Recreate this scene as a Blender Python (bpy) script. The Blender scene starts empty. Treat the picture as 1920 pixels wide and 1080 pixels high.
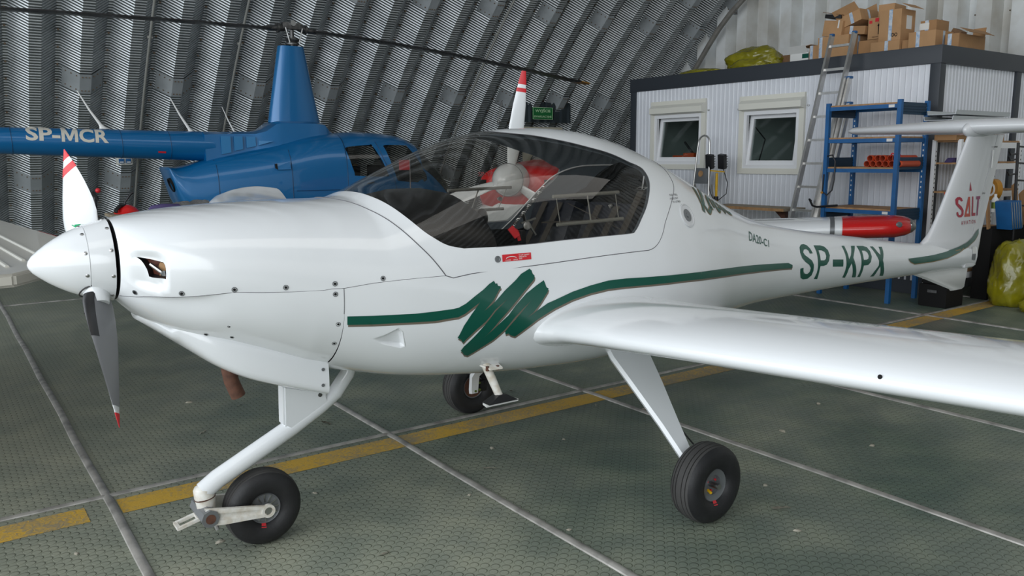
import bpy, bmesh, math, random
from mathutils import Vector, Matrix
from mathutils.geometry import delaunay_2d_cdt
random.seed(7)
PI = math.pi
C = bpy.context.scene.collection
SC = bpy.context.scene
# ---------------------------------------------------------------- camera
CF, CHY, CYAW, CX, CY, CH, CROLL = 1532.0426, 293.357, 0.6192, -0.266, -3.3198, 1.6295, -0.0072
_t = math.atan((540 - CHY) / CF)
_fw = Vector((math.sin(CYAW) * math.cos(_t), math.cos(CYAW) * math.cos(_t), -math.sin(_t)))
_r = Vector((math.cos(CYAW), -math.sin(CYAW), 0)); _u = _r.cross(_fw)
_r2 = _r * math.cos(CROLL) + _u * math.sin(CROLL); _u2 = -_r * math.sin(CROLL) + _u * math.cos(CROLL)
cd = bpy.data.cameras.new('camera'); cam = bpy.data.objects.new('camera', cd); C.objects.link(cam)
cd.sensor_width = 36; cd.lens = 36 * CF / 1920; cd.clip_end = 200; cd.clip_start = 0.05
cam.matrix_world = Matrix(((_r2.x, _u2.x, -_fw.x, CX), (_r2.y, _u2.y, -_fw.y, CY), (_r2.z, _u2.z, -_fw.z, CH), (0, 0, 0, 1)))
SC.camera = cam
# ---------------------------------------------------------------- world, light, exposure
wd = bpy.data.worlds.new('sky'); SC.world = wd; wd.use_nodes = True
bg = wd.node_tree.nodes['Background']; bg.inputs[0].default_value = (0.80, 0.90, 1.0, 1); bg.inputs[1].default_value = 1.0
SC.view_settings.view_transform = 'Standard'; SC.view_settings.look = 'None'; SC.view_settings.gamma = 1
SC.view_settings.use_curve_mapping = False
SC.view_settings.exposure = 0.0
def area_light(name, loc, rot, sx, sy, power, col=(1, 1, 1), portal=False):
    l = bpy.data.lights.new(name, 'AREA'); l.shape = 'RECTANGLE'; l.size = sx; l.size_y = sy; l.energy = power; l.color = col
    o = bpy.data.objects.new(name, l); C.objects.link(o); o.location = loc; o.rotation_euler = rot
    if portal: l.cycles.is_portal = True
    return o
# daylight entering by the open hangar end (at x = -6)
area_light('daylight_door', (-5.9, -5.2, 3.7), (0, -PI / 2, 0), 7.0, 25.0, 1380, (0.95, 0.98, 1.0))
# added soft fill light behind the camera; the shell has no opening there
area_light('side_fill_light', (-1.0, -16.0, 4.5), (math.radians(66), 0, 0), 16.0, 7.5, 150, (1.0, 0.98, 0.95))
# translucent roof panels
area_light('daylight_roof', (3.5, -5.0, 8.4), (0, 0, 0), 15.0, 4.0, 250, (1.0, 0.97, 0.92))

# ---------------------------------------------------------------- materials
def mat(name, col, rough=0.5, metal=0.0, coat=0.0, noise=0.0, nscale=8.0, bump=0.0, bscale=40.0, spec=0.5, col2=None, emis=None, alpha=1.0):
    m = bpy.data.materials.new(name); m.use_nodes = True; nt = m.node_tree; b = nt.nodes['Principled BSDF']
    b.inputs['Base Color'].default_value = (*col, 1); b.inputs['Roughness'].default_value = rough; b.inputs['Metallic'].default_value = metal
    b.inputs['Coat Weight'].default_value = coat; b.inputs['Coat Roughness'].default_value = 0.05; b.inputs['Specular IOR Level'].default_value = spec
    if noise or bump or col2:
        tc = nt.nodes.new('ShaderNodeTexCoord')
    if noise or col2:
        n = nt.nodes.new('ShaderNodeTexNoise'); n.inputs['Scale'].default_value = nscale; n.inputs['Detail'].default_value = 5
        nt.links.new(tc.outputs['Object'], n.inputs['Vector'])
        mx = nt.nodes.new('ShaderNodeMix'); mx.data_type = 'RGBA'
        c2 = col2 or tuple(max(0, c * (1 - noise)) for c in col)
        mx.inputs['A'].default_value = (*col, 1); mx.inputs['B'].default_value = (*c2, 1)
        rp = nt.nodes.new('ShaderNodeMapRange'); rp.inputs['From Min'].default_value = 0.38; rp.inputs['From Max'].default_value = 0.68
        nt.links.new(n.outputs['Fac'], rp.inputs['Value']); nt.links.new(rp.outputs['Result'], mx.inputs['Factor'])
        nt.links.new(mx.outputs['Result'], b.inputs['Base Color'])
    if bump:
        n2 = nt.nodes.new('ShaderNodeTexNoise'); n2.inputs['Scale'].default_value = bscale; n2.inputs['Detail'].default_value = 4
        nt.links.new(tc.outputs['Object'], n2.inputs['Vector'])
        bp = nt.nodes.new('ShaderNodeBump'); bp.inputs['Strength'].default_value = bump; bp.inputs['Distance'].default_value = 0.01
        nt.links.new(n2.outputs['Fac'], bp.inputs['Height']); nt.links.new(bp.outputs['Normal'], b.inputs['Normal'])
    if emis: b.inputs['Emission Color'].default_value = (*emis[:3], 1); b.inputs['Emission Strength'].default_value = emis[3]
    return m
def glass(name, tint, rough=0.02, trans=0.75, ior=1.45):
    m = bpy.data.materials.new(name); m.use_nodes = True; nt = m.node_tree; nt.nodes.clear()
    out = nt.nodes.new('ShaderNodeOutputMaterial'); tr = nt.nodes.new('ShaderNodeBsdfTransparent'); gl = nt.nodes.new('ShaderNodeBsdfGlossy')
    ge = nt.nodes.new('ShaderNodeNewGeometry'); mr = nt.nodes.new('ShaderNodeMapRange'); mr.inputs['To Min'].default_value = ior; mr.inputs['To Max'].default_value = 1 / ior; nt.links.new(ge.outputs['Backfacing'], mr.inputs['Value'])
    fr = nt.nodes.new('ShaderNodeFresnel'); nt.links.new(mr.outputs[0], fr.inputs['IOR']); mx = nt.nodes.new('ShaderNodeMixShader'); tr.inputs[0].default_value = (*[t * trans for t in tint], 1)
    gl.inputs['Roughness'].default_value = rough
    nt.links.new(fr.outputs[0], mx.inputs[0]); nt.links.new(tr.outputs[0], mx.inputs[1]); nt.links.new(gl.outputs[0], mx.inputs[2]); nt.links.new(mx.outputs[0], out.inputs[0])
    return m
M = {}
M['white'] = mat('white_gelcoat', (0.76, 0.78, 0.80), 0.16, coat=0.5)
M['whitep'] = mat('white_paint', (0.74, 0.74, 0.73), 0.35, coat=0.2)
M['oldwhite'] = mat('worn_white_paint', (0.72, 0.71, 0.67), 0.4, col2=(0.55, 0.5, 0.42), nscale=30)
M['silverw'] = mat('silver_white', (0.62, 0.63, 0.65), 0.25, coat=0.4)
M['green'] = mat('dark_green_vinyl', (0.0, 0.078, 0.052), 0.3, coat=0.2)
M['taupe'] = mat('taupe_vinyl', (0.16, 0.13, 0.10), 0.4)
M['gold'] = mat('gold_brown_vinyl', (0.25, 0.17, 0.07), 0.4)
M['black'] = mat('black_plastic', (0.012, 0.012, 0.014), 0.4)
M['matblack'] = mat('matt_black', (0.01, 0.01, 0.01), 0.8, spec=0.2)
M['rubber'] = mat('tyre_rubber', (0.016, 0.016, 0.018), 0.55, noise=0.4, nscale=14, bump=0.1, bscale=120)
M['tread'] = mat('tyre_tread', (0.055, 0.053, 0.052), 0.75, noise=0.3, nscale=10)
M['steel'] = mat('steel', (0.45, 0.45, 0.45), 0.3, metal=1.0)
M['dsteel'] = mat('dark_steel', (0.16, 0.16, 0.16), 0.4, metal=0.9, noise=0.4, nscale=30)
M['alu'] = mat('aluminium', (0.62, 0.61, 0.59), 0.35, metal=0.9, noise=0.15, nscale=12)
M['rim'] = mat('grey_rim', (0.20, 0.21, 0.22), 0.45, metal=0.5)
M['red'] = mat('red_paint', (0.62, 0.012, 0.012), 0.25, coat=0.3)
M['dred'] = mat('dark_red', (0.33, 0.01, 0.02), 0.35)
M['orange'] = mat('orange_plastic', (0.75, 0.09, 0.02), 0.45)
M['pipe'] = mat('orange_pipe', (0.50, 0.075, 0.03), 0.5)
M['blue'] = mat('metallic_blue', (0.001, 0.125, 0.33), 0.28, metal=0.2, coat=0.6)
M['rackblue'] = mat('rack_blue', (0.008, 0.105, 0.30), 0.45, noise=0.2)
M['rackdark'] = mat('rack_dark_blue', (0.006, 0.035, 0.075), 0.5)
M['wood'] = mat('chipboard', (0.42, 0.24, 0.11), 0.7, noise=0.3, nscale=20)
M['wood2'] = mat('pale_board', (0.33, 0.27, 0.19), 0.7, noise=0.3, nscale=10)
M['card'] = mat('cardboard', (0.47, 0.27, 0.13), 0.8, noise=0.12, nscale=6)
M['card2'] = mat('brown_cardboard', (0.38, 0.21, 0.095), 0.8, noise=0.15, nscale=6)
M['cardd'] = mat('dark_cardboard', (0.20, 0.11, 0.055), 0.85, noise=0.2, nscale=6)
M['tape'] = mat('printed_white_tape', (0.62, 0.66, 0.70), 0.3, col2=(0.25, 0.40, 0.62), nscale=28)
M['paper'] = mat('paper', (0.72, 0.72, 0.70), 0.6)
M['anth'] = mat('anthracite_steel', (0.032, 0.038, 0.048), 0.45)
M['cont'] = mat('container_panel', (0.70, 0.72, 0.77), 0.45, metal=0.0, noise=0.06, nscale=3)
M['pvc'] = mat('white_pvc', (0.80, 0.81, 0.83), 0.35)
M['cream'] = mat('cream_trim', (0.72, 0.71, 0.64), 0.45)
M['win'] = glass('window_glass', (0.85, 0.95, 0.92), trans=0.75, ior=1.5)
M['canopy'] = glass('tinted_canopy', (0.86, 0.84, 0.80), rough=0.02, trans=0.86, ior=1.55)
M['heliglass'] = glass('helicopter_glass', (0.55, 0.55, 0.52), trans=0.8, ior=1.5)
M['acryl'] = glass('clear_acrylic', (0.9, 0.9, 0.86), trans=0.85, ior=1.5)
M['cloudy'] = mat('cloudy_acrylic', (0.20, 0.20, 0.18), 0.3)
M['slate'] = mat('slate_lining', (0.16, 0.20, 0.24), 0.55)
M['navy'] = mat('navy_leather', (0.006, 0.008, 0.018), 0.45)
M['belt'] = mat('brown_webbing', (0.05, 0.042, 0.034), 0.8)
M['yellow'] = mat('yellow_paint', (0.72, 0.42, 0.01), 0.4)
M['bag'] = mat('yellow_plastic_bag', (0.30, 0.275, 0.010), 0.22, noise=0.5, nscale=4, bump=1.0, bscale=7, spec=0.8)
M['bag'].node_tree.nodes['Principled BSDF'].inputs['Transmission Weight'].default_value = 0.15
M['exit'] = mat('exit_green', (0.01, 0.16, 0.04), 0.4)
M['exitt'] = mat('exit_text', (0.55, 0.80, 0.50), 0.4)
M['tan'] = mat('cream_plate', (0.50, 0.47, 0.38), 0.5)
M['brown'] = mat('rusty_brown', (0.12, 0.05, 0.03), 0.7, noise=0.4, nscale=40)
M['cool'] = mat('oil_cooler_brown', (0.13, 0.03, 0.015), 0.6, noise=0.4, nscale=60)
M['purple'] = mat('purple_cloth', (0.075, 0.055, 0.16), 0.8)
M['greyc'] = mat('grey_felt', (0.32, 0.32, 0.32), 0.95, noise=0.3, nscale=60)
M['lred'] = mat('warning_red', (0.60, 0.02, 0.03), 0.4)
M['dust'] = mat('dry_dirt', (0.42, 0.39, 0.32), 0.9, noise=0.3, nscale=60)
M['amber'] = mat('amber_paint', (0.42, 0.19, 0.02), 0.4)
M['lens'] = glass('lamp_lens', (0.9, 0.9, 0.9), trans=0.9)
M['logored'] = mat('logo_red', (0.36, 0.01, 0.035), 0.4)
M['logoorange'] = mat('logo_orange', (0.48, 0.055, 0.02), 0.4)
M['logoplum'] = mat('logo_plum', (0.24, 0.01, 0.09), 0.4)
M['lgreen'] = mat('leaf_green', (0.0, 0.33, 0.12), 0.4)
M['wheelgreen'] = mat('bolt_green', (0.16, 0.22, 0.05), 0.35, metal=0.6)
M['bladegrey'] = mat('blade_back_grey', (0.20, 0.205, 0.22), 0.4)

# ---------------------------------------------------------------- helpers
def tag(o, label=None, cat=None, group=None, kind=None):
    if label: o['label'] = label
    if cat: o['category'] = cat
    if group: o['group'] = group
    if kind: o['kind'] = kind
    return o
def thing(name, label, cat, loc=(0, 0, 0), rz=0.0, group=None):
    o = bpy.data.objects.new(name, None); C.objects.link(o); o.location = loc; o.rotation_euler = (0, 0, rz); o.empty_display_size = 0.1
    return tag(o, label, cat, group)
def smooth_by_angle(me, ang=35):
    bm = bmesh.new(); bm.from_mesh(me)
    for e in bm.edges:
        e.smooth = not (len(e.link_faces) == 2 and e.calc_face_angle(0) > math.radians(ang))
    for f in bm.faces: f.smooth = True
    bm.to_mesh(me); bm.free()
def obj(name, bm, m, parent=None, smooth=True, ang=35):
    me = bpy.data.meshes.new(name)
    if isinstance(bm, tuple): me.from_pydata(bm[0], [], bm[1])
    else: bm.to_mesh(me); bm.free()
    if smooth: smooth_by_angle(me, ang)
    for mm in (m if isinstance(m, (list, tuple)) else [m]): me.materials.append(mm)
    o = bpy.data.objects.new(name, me); C.objects.link(o)
    if parent: o.parent = parent
    return o
def BM(): return bmesh.new()
def vadd(bm, ps): return [bm.verts.new(p) for p in ps]
def box(bm, c, s, rot=None, bev=0.0):
    """c centre, s full size"""
    r = bmesh.ops.create_cube(bm, size=1.0); vs = r['verts']
    bmesh.ops.scale(bm, vec=s, verts=vs)
    if bev:
        es = list({e for v in vs for e in v.link_edges})
        r2 = bmesh.ops.bevel(bm, geom=es, offset=bev, segments=2, affect='EDGES', profile=0.7)
        vs = list({v for f in r2['faces'] for v in f.verts} | {v for v in vs if v.is_valid})
    if rot is not None: bmesh.ops.rotate(bm, cent=(0, 0, 0), matrix=(rot if isinstance(rot, Matrix) else Matrix.Rotation(rot, 3, 'Z')), verts=vs)
    bmesh.ops.translate(bm, vec=c, verts=vs)
    return vs
def bar(bm, a, b, w, h, up=(0, 0, 1)):
    a = Vector(a); b = Vector(b); d = (b - a); L = d.length; d.normalize(); up = Vector(up)
    s = d.cross(up)
    if s.length < 1e-4: s = d.cross(Vector((1, 0, 0)))
    s.normalize(); u = s.cross(d)
    vs = []
    for p in (a, b):
        for i, j in ((-1, -1), (1, -1), (1, 1), (-1, 1)): vs.append(bm.verts.new(p + s * (w / 2 * i) + u * (h / 2 * j)))
    for q in ((3, 2, 1, 0), (4, 5, 6, 7), (0, 1, 5, 4), (1, 2, 6, 5), (2, 3, 7, 6), (3, 0, 4, 7)): bm.faces.new([vs[i] for i in q])
def tube(bm, path, r, seg=10, caps=True, closed=False, ell=None):
    path = [Vector(p) for p in path]; n = len(path); rs = r if isinstance(r, (list, tuple)) else [r] * n
    rings = []; pu = None
    for i, p in enumerate(path):
        if closed: d = path[(i + 1) % n] - path[i - 1]
        else: d = path[min(i + 1, n - 1)] - path[max(i - 1, 0)]
        if d.length < 1e-9: d = Vector((0, 0, 1))
        d.normalize()
        if pu is None: pu = Vector((0, 0, 1)) if abs(d.z) < 0.95 else Vector((1, 0, 0))
        s = d.cross(pu); s = s.normalized() if s.length > 1e-5 else Vector((1, 0, 0)); u = s.cross(d); pu = u
        rings.append([bm.verts.new(p + (s * math.cos(k * 2 * PI / seg) * (ell or 1) + u * math.sin(k * 2 * PI / seg)) * rs[i]) for k in range(seg)])
    for i in range(n if closed else n - 1):
        A, B = rings[i], rings[(i + 1) % n]
        for k in range(seg): bm.faces.new((A[k], B[k], B[(k + 1) % seg], A[(k + 1) % seg]))
    if caps and not closed: bm.faces.new(rings[0]); bm.faces.new(rings[-1][::-1])
def lathe(bm, prof, origin=(0, 0, 0), axis=(0, 0, 1), seg=32, a0=0, a1=2 * PI):
    """prof: list of (along, radius)"""
    ax = Vector(axis).normalized(); s = ax.orthogonal().normalized(); u = ax.cross(s); o = Vector(origin)
    full = abs(a1 - a0 - 2 * PI) < 1e-6; n = seg if full else seg + 1
    rings = []
    for t, r in prof:
        if r < 1e-6: rings.append([bm.verts.new(o + ax * t)])
        else: rings.append([bm.verts.new(o + ax * t + (s * math.cos(a0 + (a1 - a0) * k / seg) + u * math.sin(a0 + (a1 - a0) * k / seg)) * r) for k in range(n)])
    for A, B in zip(rings, rings[1:]):
        m_ = n if full else n - 1
        for k in range(m_):
            k2 = (k + 1) % n
            if len(A) == 1 and len(B) == 1: continue
            if len(A) == 1: bm.faces.new((A[0], B[k2], B[k]))
            elif len(B) == 1: bm.faces.new((A[k], A[k2], B[0]))
            else: bm.faces.new((A[k], A[k2], B[k2], B[k]))
def prism(bm, poly, d0, d1, fn):
    """poly list of 2D, extruded between d0 and d1; fn(u,v,d)->3D"""
    A = [bm.verts.new(fn(u, v, d0)) for u, v in poly]; B = [bm.verts.new(fn(u, v, d1)) for u, v in poly]
    bm.faces.new(A); bm.faces.new(B[::-1]); n = len(poly)
    for i in range(n): bm.faces.new((A[i], B[i], B[(i + 1) % n], A[(i + 1) % n]))
def fix(bm): bmesh.ops.recalc_face_normals(bm, faces=bm.faces[:]); return bm
def loft(rings, cap=True, closed=True):
    bm = BM(); R = [[bm.verts.new(p) for p in r] for r in rings]; n = len(R[0])
    for A, B in zip(R, R[1:]):
        for k in range(n if closed else n - 1): bm.faces.new((A[k], A[(k + 1) % n], B[(k + 1) % n], B[k]))
    if cap: bm.faces.new(R[0][::-1]); bm.faces.new(R[-1])
    return fix(bm)
def circle3(c, axis, r, n=24, ell=1.0):
    ax = Vector(axis).normalized(); s = ax.orthogonal().normalized(); u = ax.cross(s)
    return [Vector(c) + s * math.cos(k * 2 * PI / n) * r + u * math.sin(k * 2 * PI / n) * r * ell for k in range(n)]
def copy_tree(o, parent=None):
    c = o.copy(); C.objects.link(c)
    if parent: c.parent = parent
    for ch in list(o.children): copy_tree(ch, c)
    return c
def text_mesh(name, s, fn, m, parent, w=1.0, h=1.0, bold=0.0, shear=0.0, cuts=0):
    """text as a mesh; its box is scaled to 1 x 1 and each vertex mapped by fn(u,v)"""
    cu = bpy.data.curves.new('t', 'FONT'); cu.body = s; cu.offset = bold; cu.shear = shear; cu.resolution_u = 3
    to = bpy.data.objects.new('t', cu); C.objects.link(to); bpy.context.view_layer.update()
    me = bpy.data.meshes.new_from_object(to.evaluated_get(bpy.context.evaluated_depsgraph_get()))
    bpy.data.objects.remove(to); bpy.data.curves.remove(cu)
    xs = [v.co.x for v in me.vertices]; ys = [v.co.y for v in me.vertices]
    x0, x1, y0, y1 = min(xs), max(xs), min(ys), max(ys)
    if cuts:
        bm = bmesh.new(); bm.from_mesh(me)
        for k in range(1, cuts): bmesh.ops.bisect_plane(bm, geom=bm.verts[:] + bm.edges[:] + bm.faces[:], plane_co=(0, y0 + (y1 - y0) * k / cuts, 0), plane_no=(0, 1, 0))
        for k in range(1, cuts * 2): bmesh.ops.bisect_plane(bm, geom=bm.verts[:] + bm.edges[:] + bm.faces[:], plane_co=(x0 + (x1 - x0) * k / cuts / 2, 0, 0), plane_no=(1, 0, 0))
        bm.to_mesh(me); bm.free()
    for v in me.vertices: v.co = fn((v.co.x - x0) / (x1 - x0) * w, (v.co.y - y0) / (y1 - y0) * h)
    me.name = name; me.materials.clear(); me.materials.append(m)
    o = bpy.data.objects.new(name, me); C.objects.link(o)
    if parent: o.parent = parent
    return o
# ================================================================= setting
def floor_material():
    m = bpy.data.materials.new('green_studded_rubber'); m.use_nodes = True; nt = m.node_tree; b = nt.nodes['Principled BSDF']
    N = nt.nodes.new; Lk = nt.links.new
    tc = N('ShaderNodeTexCoord'); sp = N('ShaderNodeSeparateXYZ'); Lk(tc.outputs['Object'], sp.inputs[0])
    def mth(op, a, b_=None):
        n = N('ShaderNodeMath'); n.operation = op
        for i, v in enumerate((a, b_)):
            if v is None: continue
            if isinstance(v, (int, float)): n.inputs[i].default_value = v
            else: Lk(v, n.inputs[i])
        return n.outputs[0]
    P = 0.062
    def lattice(ox, oy):
        x = mth('SUBTRACT', mth('FRACT', mth('ADD', mth('DIVIDE', sp.outputs[0], P), ox + 100)), 0.5)
        y = mth('SUBTRACT', mth('FRACT', mth('ADD', mth('DIVIDE', sp.outputs[1], P), oy + 100)), 0.5)
        return mth('SQRT', mth('ADD', mth('MULTIPLY', x, x), mth('MULTIPLY', y, y)))
    d = mth('MINIMUM', lattice(0, 0), lattice(0.5, 0.5))
    st = N('ShaderNodeMapRange'); st.interpolation_type = 'SMOOTHSTEP'; st.inputs['From Min'].default_value = 0.30; st.inputs['From Max'].default_value = 0.24
    Lk(d, st.inputs['Value'])
    ring = N('ShaderNodeMapRange'); ring.inputs['From Min'].default_value = 0.0; ring.inputs['From Max'].default_value = 0.045
    Lk(mth('ABSOLUTE', mth('SUBTRACT', d, 0.30)), ring.inputs['Value'])
    n1 = N('ShaderNodeTexNoise'); n1.inputs['Scale'].default_value = 0.9; n1.inputs['Detail'].default_value = 6; Lk(tc.outputs['Object'], n1.inputs['Vector'])
    n2 = N('ShaderNodeTexNoise'); n2.inputs['Scale'].default_value = 3.5; n2.inputs['Detail'].default_value = 8; Lk(tc.outputs['Object'], n2.inputs['Vector'])
    cr = N('ShaderNodeValToRGB'); cr.color_ramp.elements[0].position = 0.36; cr.color_ramp.elements[0].color = (0.110, 0.160, 0.132, 1)
    cr.color_ramp.elements[1].position = 0.66; cr.color_ramp.elements[1].color = (0.25, 0.28, 0.235, 1); Lk(n1.outputs['Fac'], cr.inputs[0])
    cr2 = N('ShaderNodeValToRGB'); cr2.color_ramp.elements[0].position = 0.42; cr2.color_ramp.elements[0].color = (0.80, 0.82, 0.82, 1)
    cr2.color_ramp.elements[1].position = 0.66; cr2.color_ramp.elements[1].color = (1.12, 1.08, 1.0, 1); Lk(n2.outputs['Fac'], cr2.inputs[0])
    mx = N('ShaderNodeMix'); mx.data_type = 'RGBA'; mx.blend_type = 'MULTIPLY'; mx.inputs['Factor'].default_value = 1
    Lk(cr.outputs[0], mx.inputs['A']); Lk(cr2.outputs[0], mx.inputs['B'])
    # dusty tone rising towards the door; paints the door light's falloff into the colour
    door_fade = N('ShaderNodeMapRange'); door_fade.interpolation_type = 'SMOOTHSTEP'; door_fade.inputs['From Min'].default_value = 3.6; door_fade.inputs['From Max'].default_value = -1.0; door_fade.inputs['To Max'].default_value = 0.75; Lk(sp.outputs[0], door_fade.inputs['Value'])
    dm = N('ShaderNodeMix'); dm.data_type = 'RGBA'; Lk(mth('MULTIPLY', door_fade.outputs[0], mth('ADD', 0.35, n2.outputs['Fac'])), dm.inputs['Factor']); Lk(mx.outputs['Result'], dm.inputs['A']); dm.inputs['B'].default_value = (0.36, 0.355, 0.28, 1)
    mx2 = N('ShaderNodeMix'); mx2.data_type = 'RGBA'; mx2.blend_type = 'MULTIPLY'; Lk(dm.outputs['Result'], mx2.inputs['A'])
    mx2.inputs['B'].default_value = (0.55, 0.56, 0.50, 1); Lk(mth('SUBTRACT', 1, ring.outputs[0]), mx2.inputs['Factor'])
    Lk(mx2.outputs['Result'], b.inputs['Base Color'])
    rr = N('ShaderNodeMapRange'); rr.inputs['To Min'].default_value = 0.34; rr.inputs['To Max'].default_value = 0.62; Lk(n2.outputs['Fac'], rr.inputs['Value'])
    Lk(rr.outputs[0], b.inputs['Roughness'])
    hn = mth('ADD', st.outputs[0], mth('MULTIPLY', n2.outputs['Fac'], 0.25))
    bp = N('ShaderNodeBump'); bp.inputs['Strength'].default_value = 1.0; bp.inputs['Distance'].default_value = 0.003; Lk(hn, bp.inputs['Height']); Lk(bp.outputs[0], b.inputs['Normal'])
    b.inputs['Specular IOR Level'].default_value = 0.4
    return m
X0, XE = -6.0, 12.35
bm = BM(); vs = vadd(bm, [(X0 - 8, -22, 0), (XE, -22, 0), (XE, 11, 0), (X0 - 8, 11, 0)]); bm.faces.new(vs)
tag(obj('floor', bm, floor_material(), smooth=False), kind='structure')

# arched corrugated shell
AR, ACY, ACZ = 18.97, -5.6, -9.7
def arch_pt(x, th, dr=0.0): return (x, ACY + (AR + dr) * math.cos(th), ACZ + (AR + dr) * math.sin(th))
def shell_material():
    m = bpy.data.materials.new('galvanised_corrugated'); m.use_nodes = True; nt = m.node_tree; b = nt.nodes['Principled BSDF']
    N = nt.nodes.new; Lk = nt.links.new
    uv = N('ShaderNodeUVMap'); uv.uv_map = 'UVMap'; sp = N('ShaderNodeSeparateXYZ'); Lk(uv.outputs[0], sp.inputs[0])
    s = N('ShaderNodeMath'); s.operation = 'MULTIPLY'; s.inputs[1].default_value = 2 * PI / 0.040; Lk(sp.outputs[1], s.inputs[0])
    sn = N('ShaderNodeMath'); sn.operation = 'SINE'; Lk(s.outputs[0], sn.inputs[0])
    n = N('ShaderNodeTexNoise'); n.inputs['Scale'].default_value = 3; n.inputs['Detail'].default_value = 5; Lk(uv.outputs[0], n.inputs['Vector'])
    cr = N('ShaderNodeValToRGB'); cr.color_ramp.elements[0].color = (0.36, 0.385, 0.40, 1); cr.color_ramp.elements[1].color = (0.56, 0.59, 0.61, 1)
    cr.color_ramp.elements[0].position = 0.3; cr.color_ramp.elements[1].position = 0.7; Lk(n.outputs['Fac'], cr.inputs[0]); Lk(cr.outputs[0], b.inputs['Base Color'])
    bp = N('ShaderNodeBump'); bp.inputs['Distance'].default_value = 0.006; bp.inputs['Strength'].default_value = 1.0; Lk(sn.outputs[0], bp.inputs['Height']); Lk(bp.outputs[0], b.inputs['Normal'])
    b.inputs['Metallic'].default_value = 0.75; b.inputs['Roughness'].default_value = 0.38
    return m
def build_arch():
    per, ph = 0.565, 0.72
    prof = []
    n0 = int(math.floor((X0 - ph) / per)); x = ph + n0 * per
    while x < XE:
        for dx, dr in ((0, 0.06), (0.20, -0.13), (0.335, -0.13), (0.515, 0.06)):
            if X0 <= x + dx <= XE: prof.append((x + dx, dr))
        x += per
    th0 = math.asin(-ACZ / AR) - 0.004; nseg = 96; bmx = BM(); uvl = bmx.loops.layers.uv.new('UVMap')
    rows = []
    for i in range(nseg + 1):
        th = th0 + (PI - 2 * th0) * i / nseg
        rows.append([bmx.verts.new(arch_pt(px, th, dr)) for px, dr in prof])
    for i in range(nseg):
        for k in range(len(prof) - 1):
            f = bmx.faces.new((rows[i][k], rows[i][k + 1], rows[i + 1][k + 1], rows[i + 1][k]))
            for l, (a, b_) in zip(f.loops, ((i, k), (i, k + 1), (i + 1, k + 1), (i + 1, k))):
                l[uvl].uv = (prof[b_][0], (th0 + (PI - 2 * th0) * a / nseg) * AR)
    return bmx, prof
bmx, PROF = build_arch()
tag(obj('wall_arch', bmx, shell_material(), smooth=False), kind='structure')
# smooth splice plates and rows of bolts on the shell
plate = mat('splice_plate', (0.40, 0.43, 0.45), 0.5, metal=0.25, noise=0.15, nscale=5)
bolt = mat('rusty_bolts', (0.16, 0.11, 0.07), 0.6, metal=0.4)
bp_, bb_ = BM(), BM()
for n in range(0, 21):
    x = 0.72 + 0.565 * n
    for zz in ((2.68 if n % 2 else 0.95), (3.95 if n % 2 else 4.4)):
        if n % 2 == 0 and zz == 0.95: zz = 1.38
        th = math.asin((zz - ACZ) / AR); h = 0.15 / AR
        segs = ((0.02, 0.041, 0.20, -0.13), (0.20, -0.13, 0.335, -0.13), (0.335, -0.13, 0.50, 0.044))
        for (xa, da, xb, db) in segs:
            q = [bp_.verts.new(arch_pt(x + a, t, d - 0.012)) for a, d, t in ((xa, da, th - h), (xb, db, th - h), (xb, db, th + h), (xa, da, th + h))]
            bp_.faces.new(q)
            for t in (th - h * 0.7, th + h * 0.7):
                for u in (0.2, 0.5, 0.8):
                    box(bb_, arch_pt(x + xa + (xb - xa) * u, t, da + (db - da) * u - 0.016), (0.014, 0.014, 0.014))
    t = 0.53
    while t < 1.02:
        box(bb_, arch_pt(x - 0.028, t, 0.05), (0.02, 0.02, 0.02)); t += 0.0135
tag(obj('trim_1', bp_, plate, smooth=False), kind='structure')
tag(obj('trim_2', bb_, bolt, smooth=False), kind='structure')
# end wall with deep vertical corrugations
bm = BM(); y = -22.0; pts = []
while y < 11:
    pts += [(y, 0.0), (y + 0.21, 0.0), (y + 0.245, 0.26), (y + 0.43, 0.26)]; y += 0.47
A = [bm.verts.new((XE - 0.26 + d, yy, 0.0)) for yy, d in pts]; B = [bm.verts.new((XE - 0.26 + d, yy, 9.4)) for yy, d in pts]
for i in range(len(pts) - 1): bm.faces.new((A[i], A[i + 1], B[i + 1], B[i]))
tag(obj('wall_end', bm, mat('weathered_sheet_steel', (0.84, 0.86, 0.86), 0.5, metal=0.1, col2=(0.60, 0.58, 0.53), nscale=1.6), smooth=False), kind='structure')
bm = BM()
for k in range(60):
    yy = -4 + (k % 20) * 0.94 / 2 * 1.0 + 0.20; box(bm, (XE - 0.01, yy, 2.9 + (k // 20) * 0.7), (0.016, 0.016, 0.016))
tag(obj('trim_3', bm, bolt, smooth=False), kind='structure')
# flexible conduit following the arch on the end wall
bm = BM(); tube(bm, [arch_pt(XE - 0.50 + 0.03 * math.sin(i * 0.9), 0.60 + i * 0.02, -0.42 + 0.05 * math.sin(i * 0.7)) for i in range(26)], 0.05, 8)
tag(obj('conduit', bm, mat('grey_conduit', (0.22, 0.21, 0.19), 0.6, noise=0.3)), 'thick grey cable duct curving down where the ribbed arch meets the end wall', 'cable duct')
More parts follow.
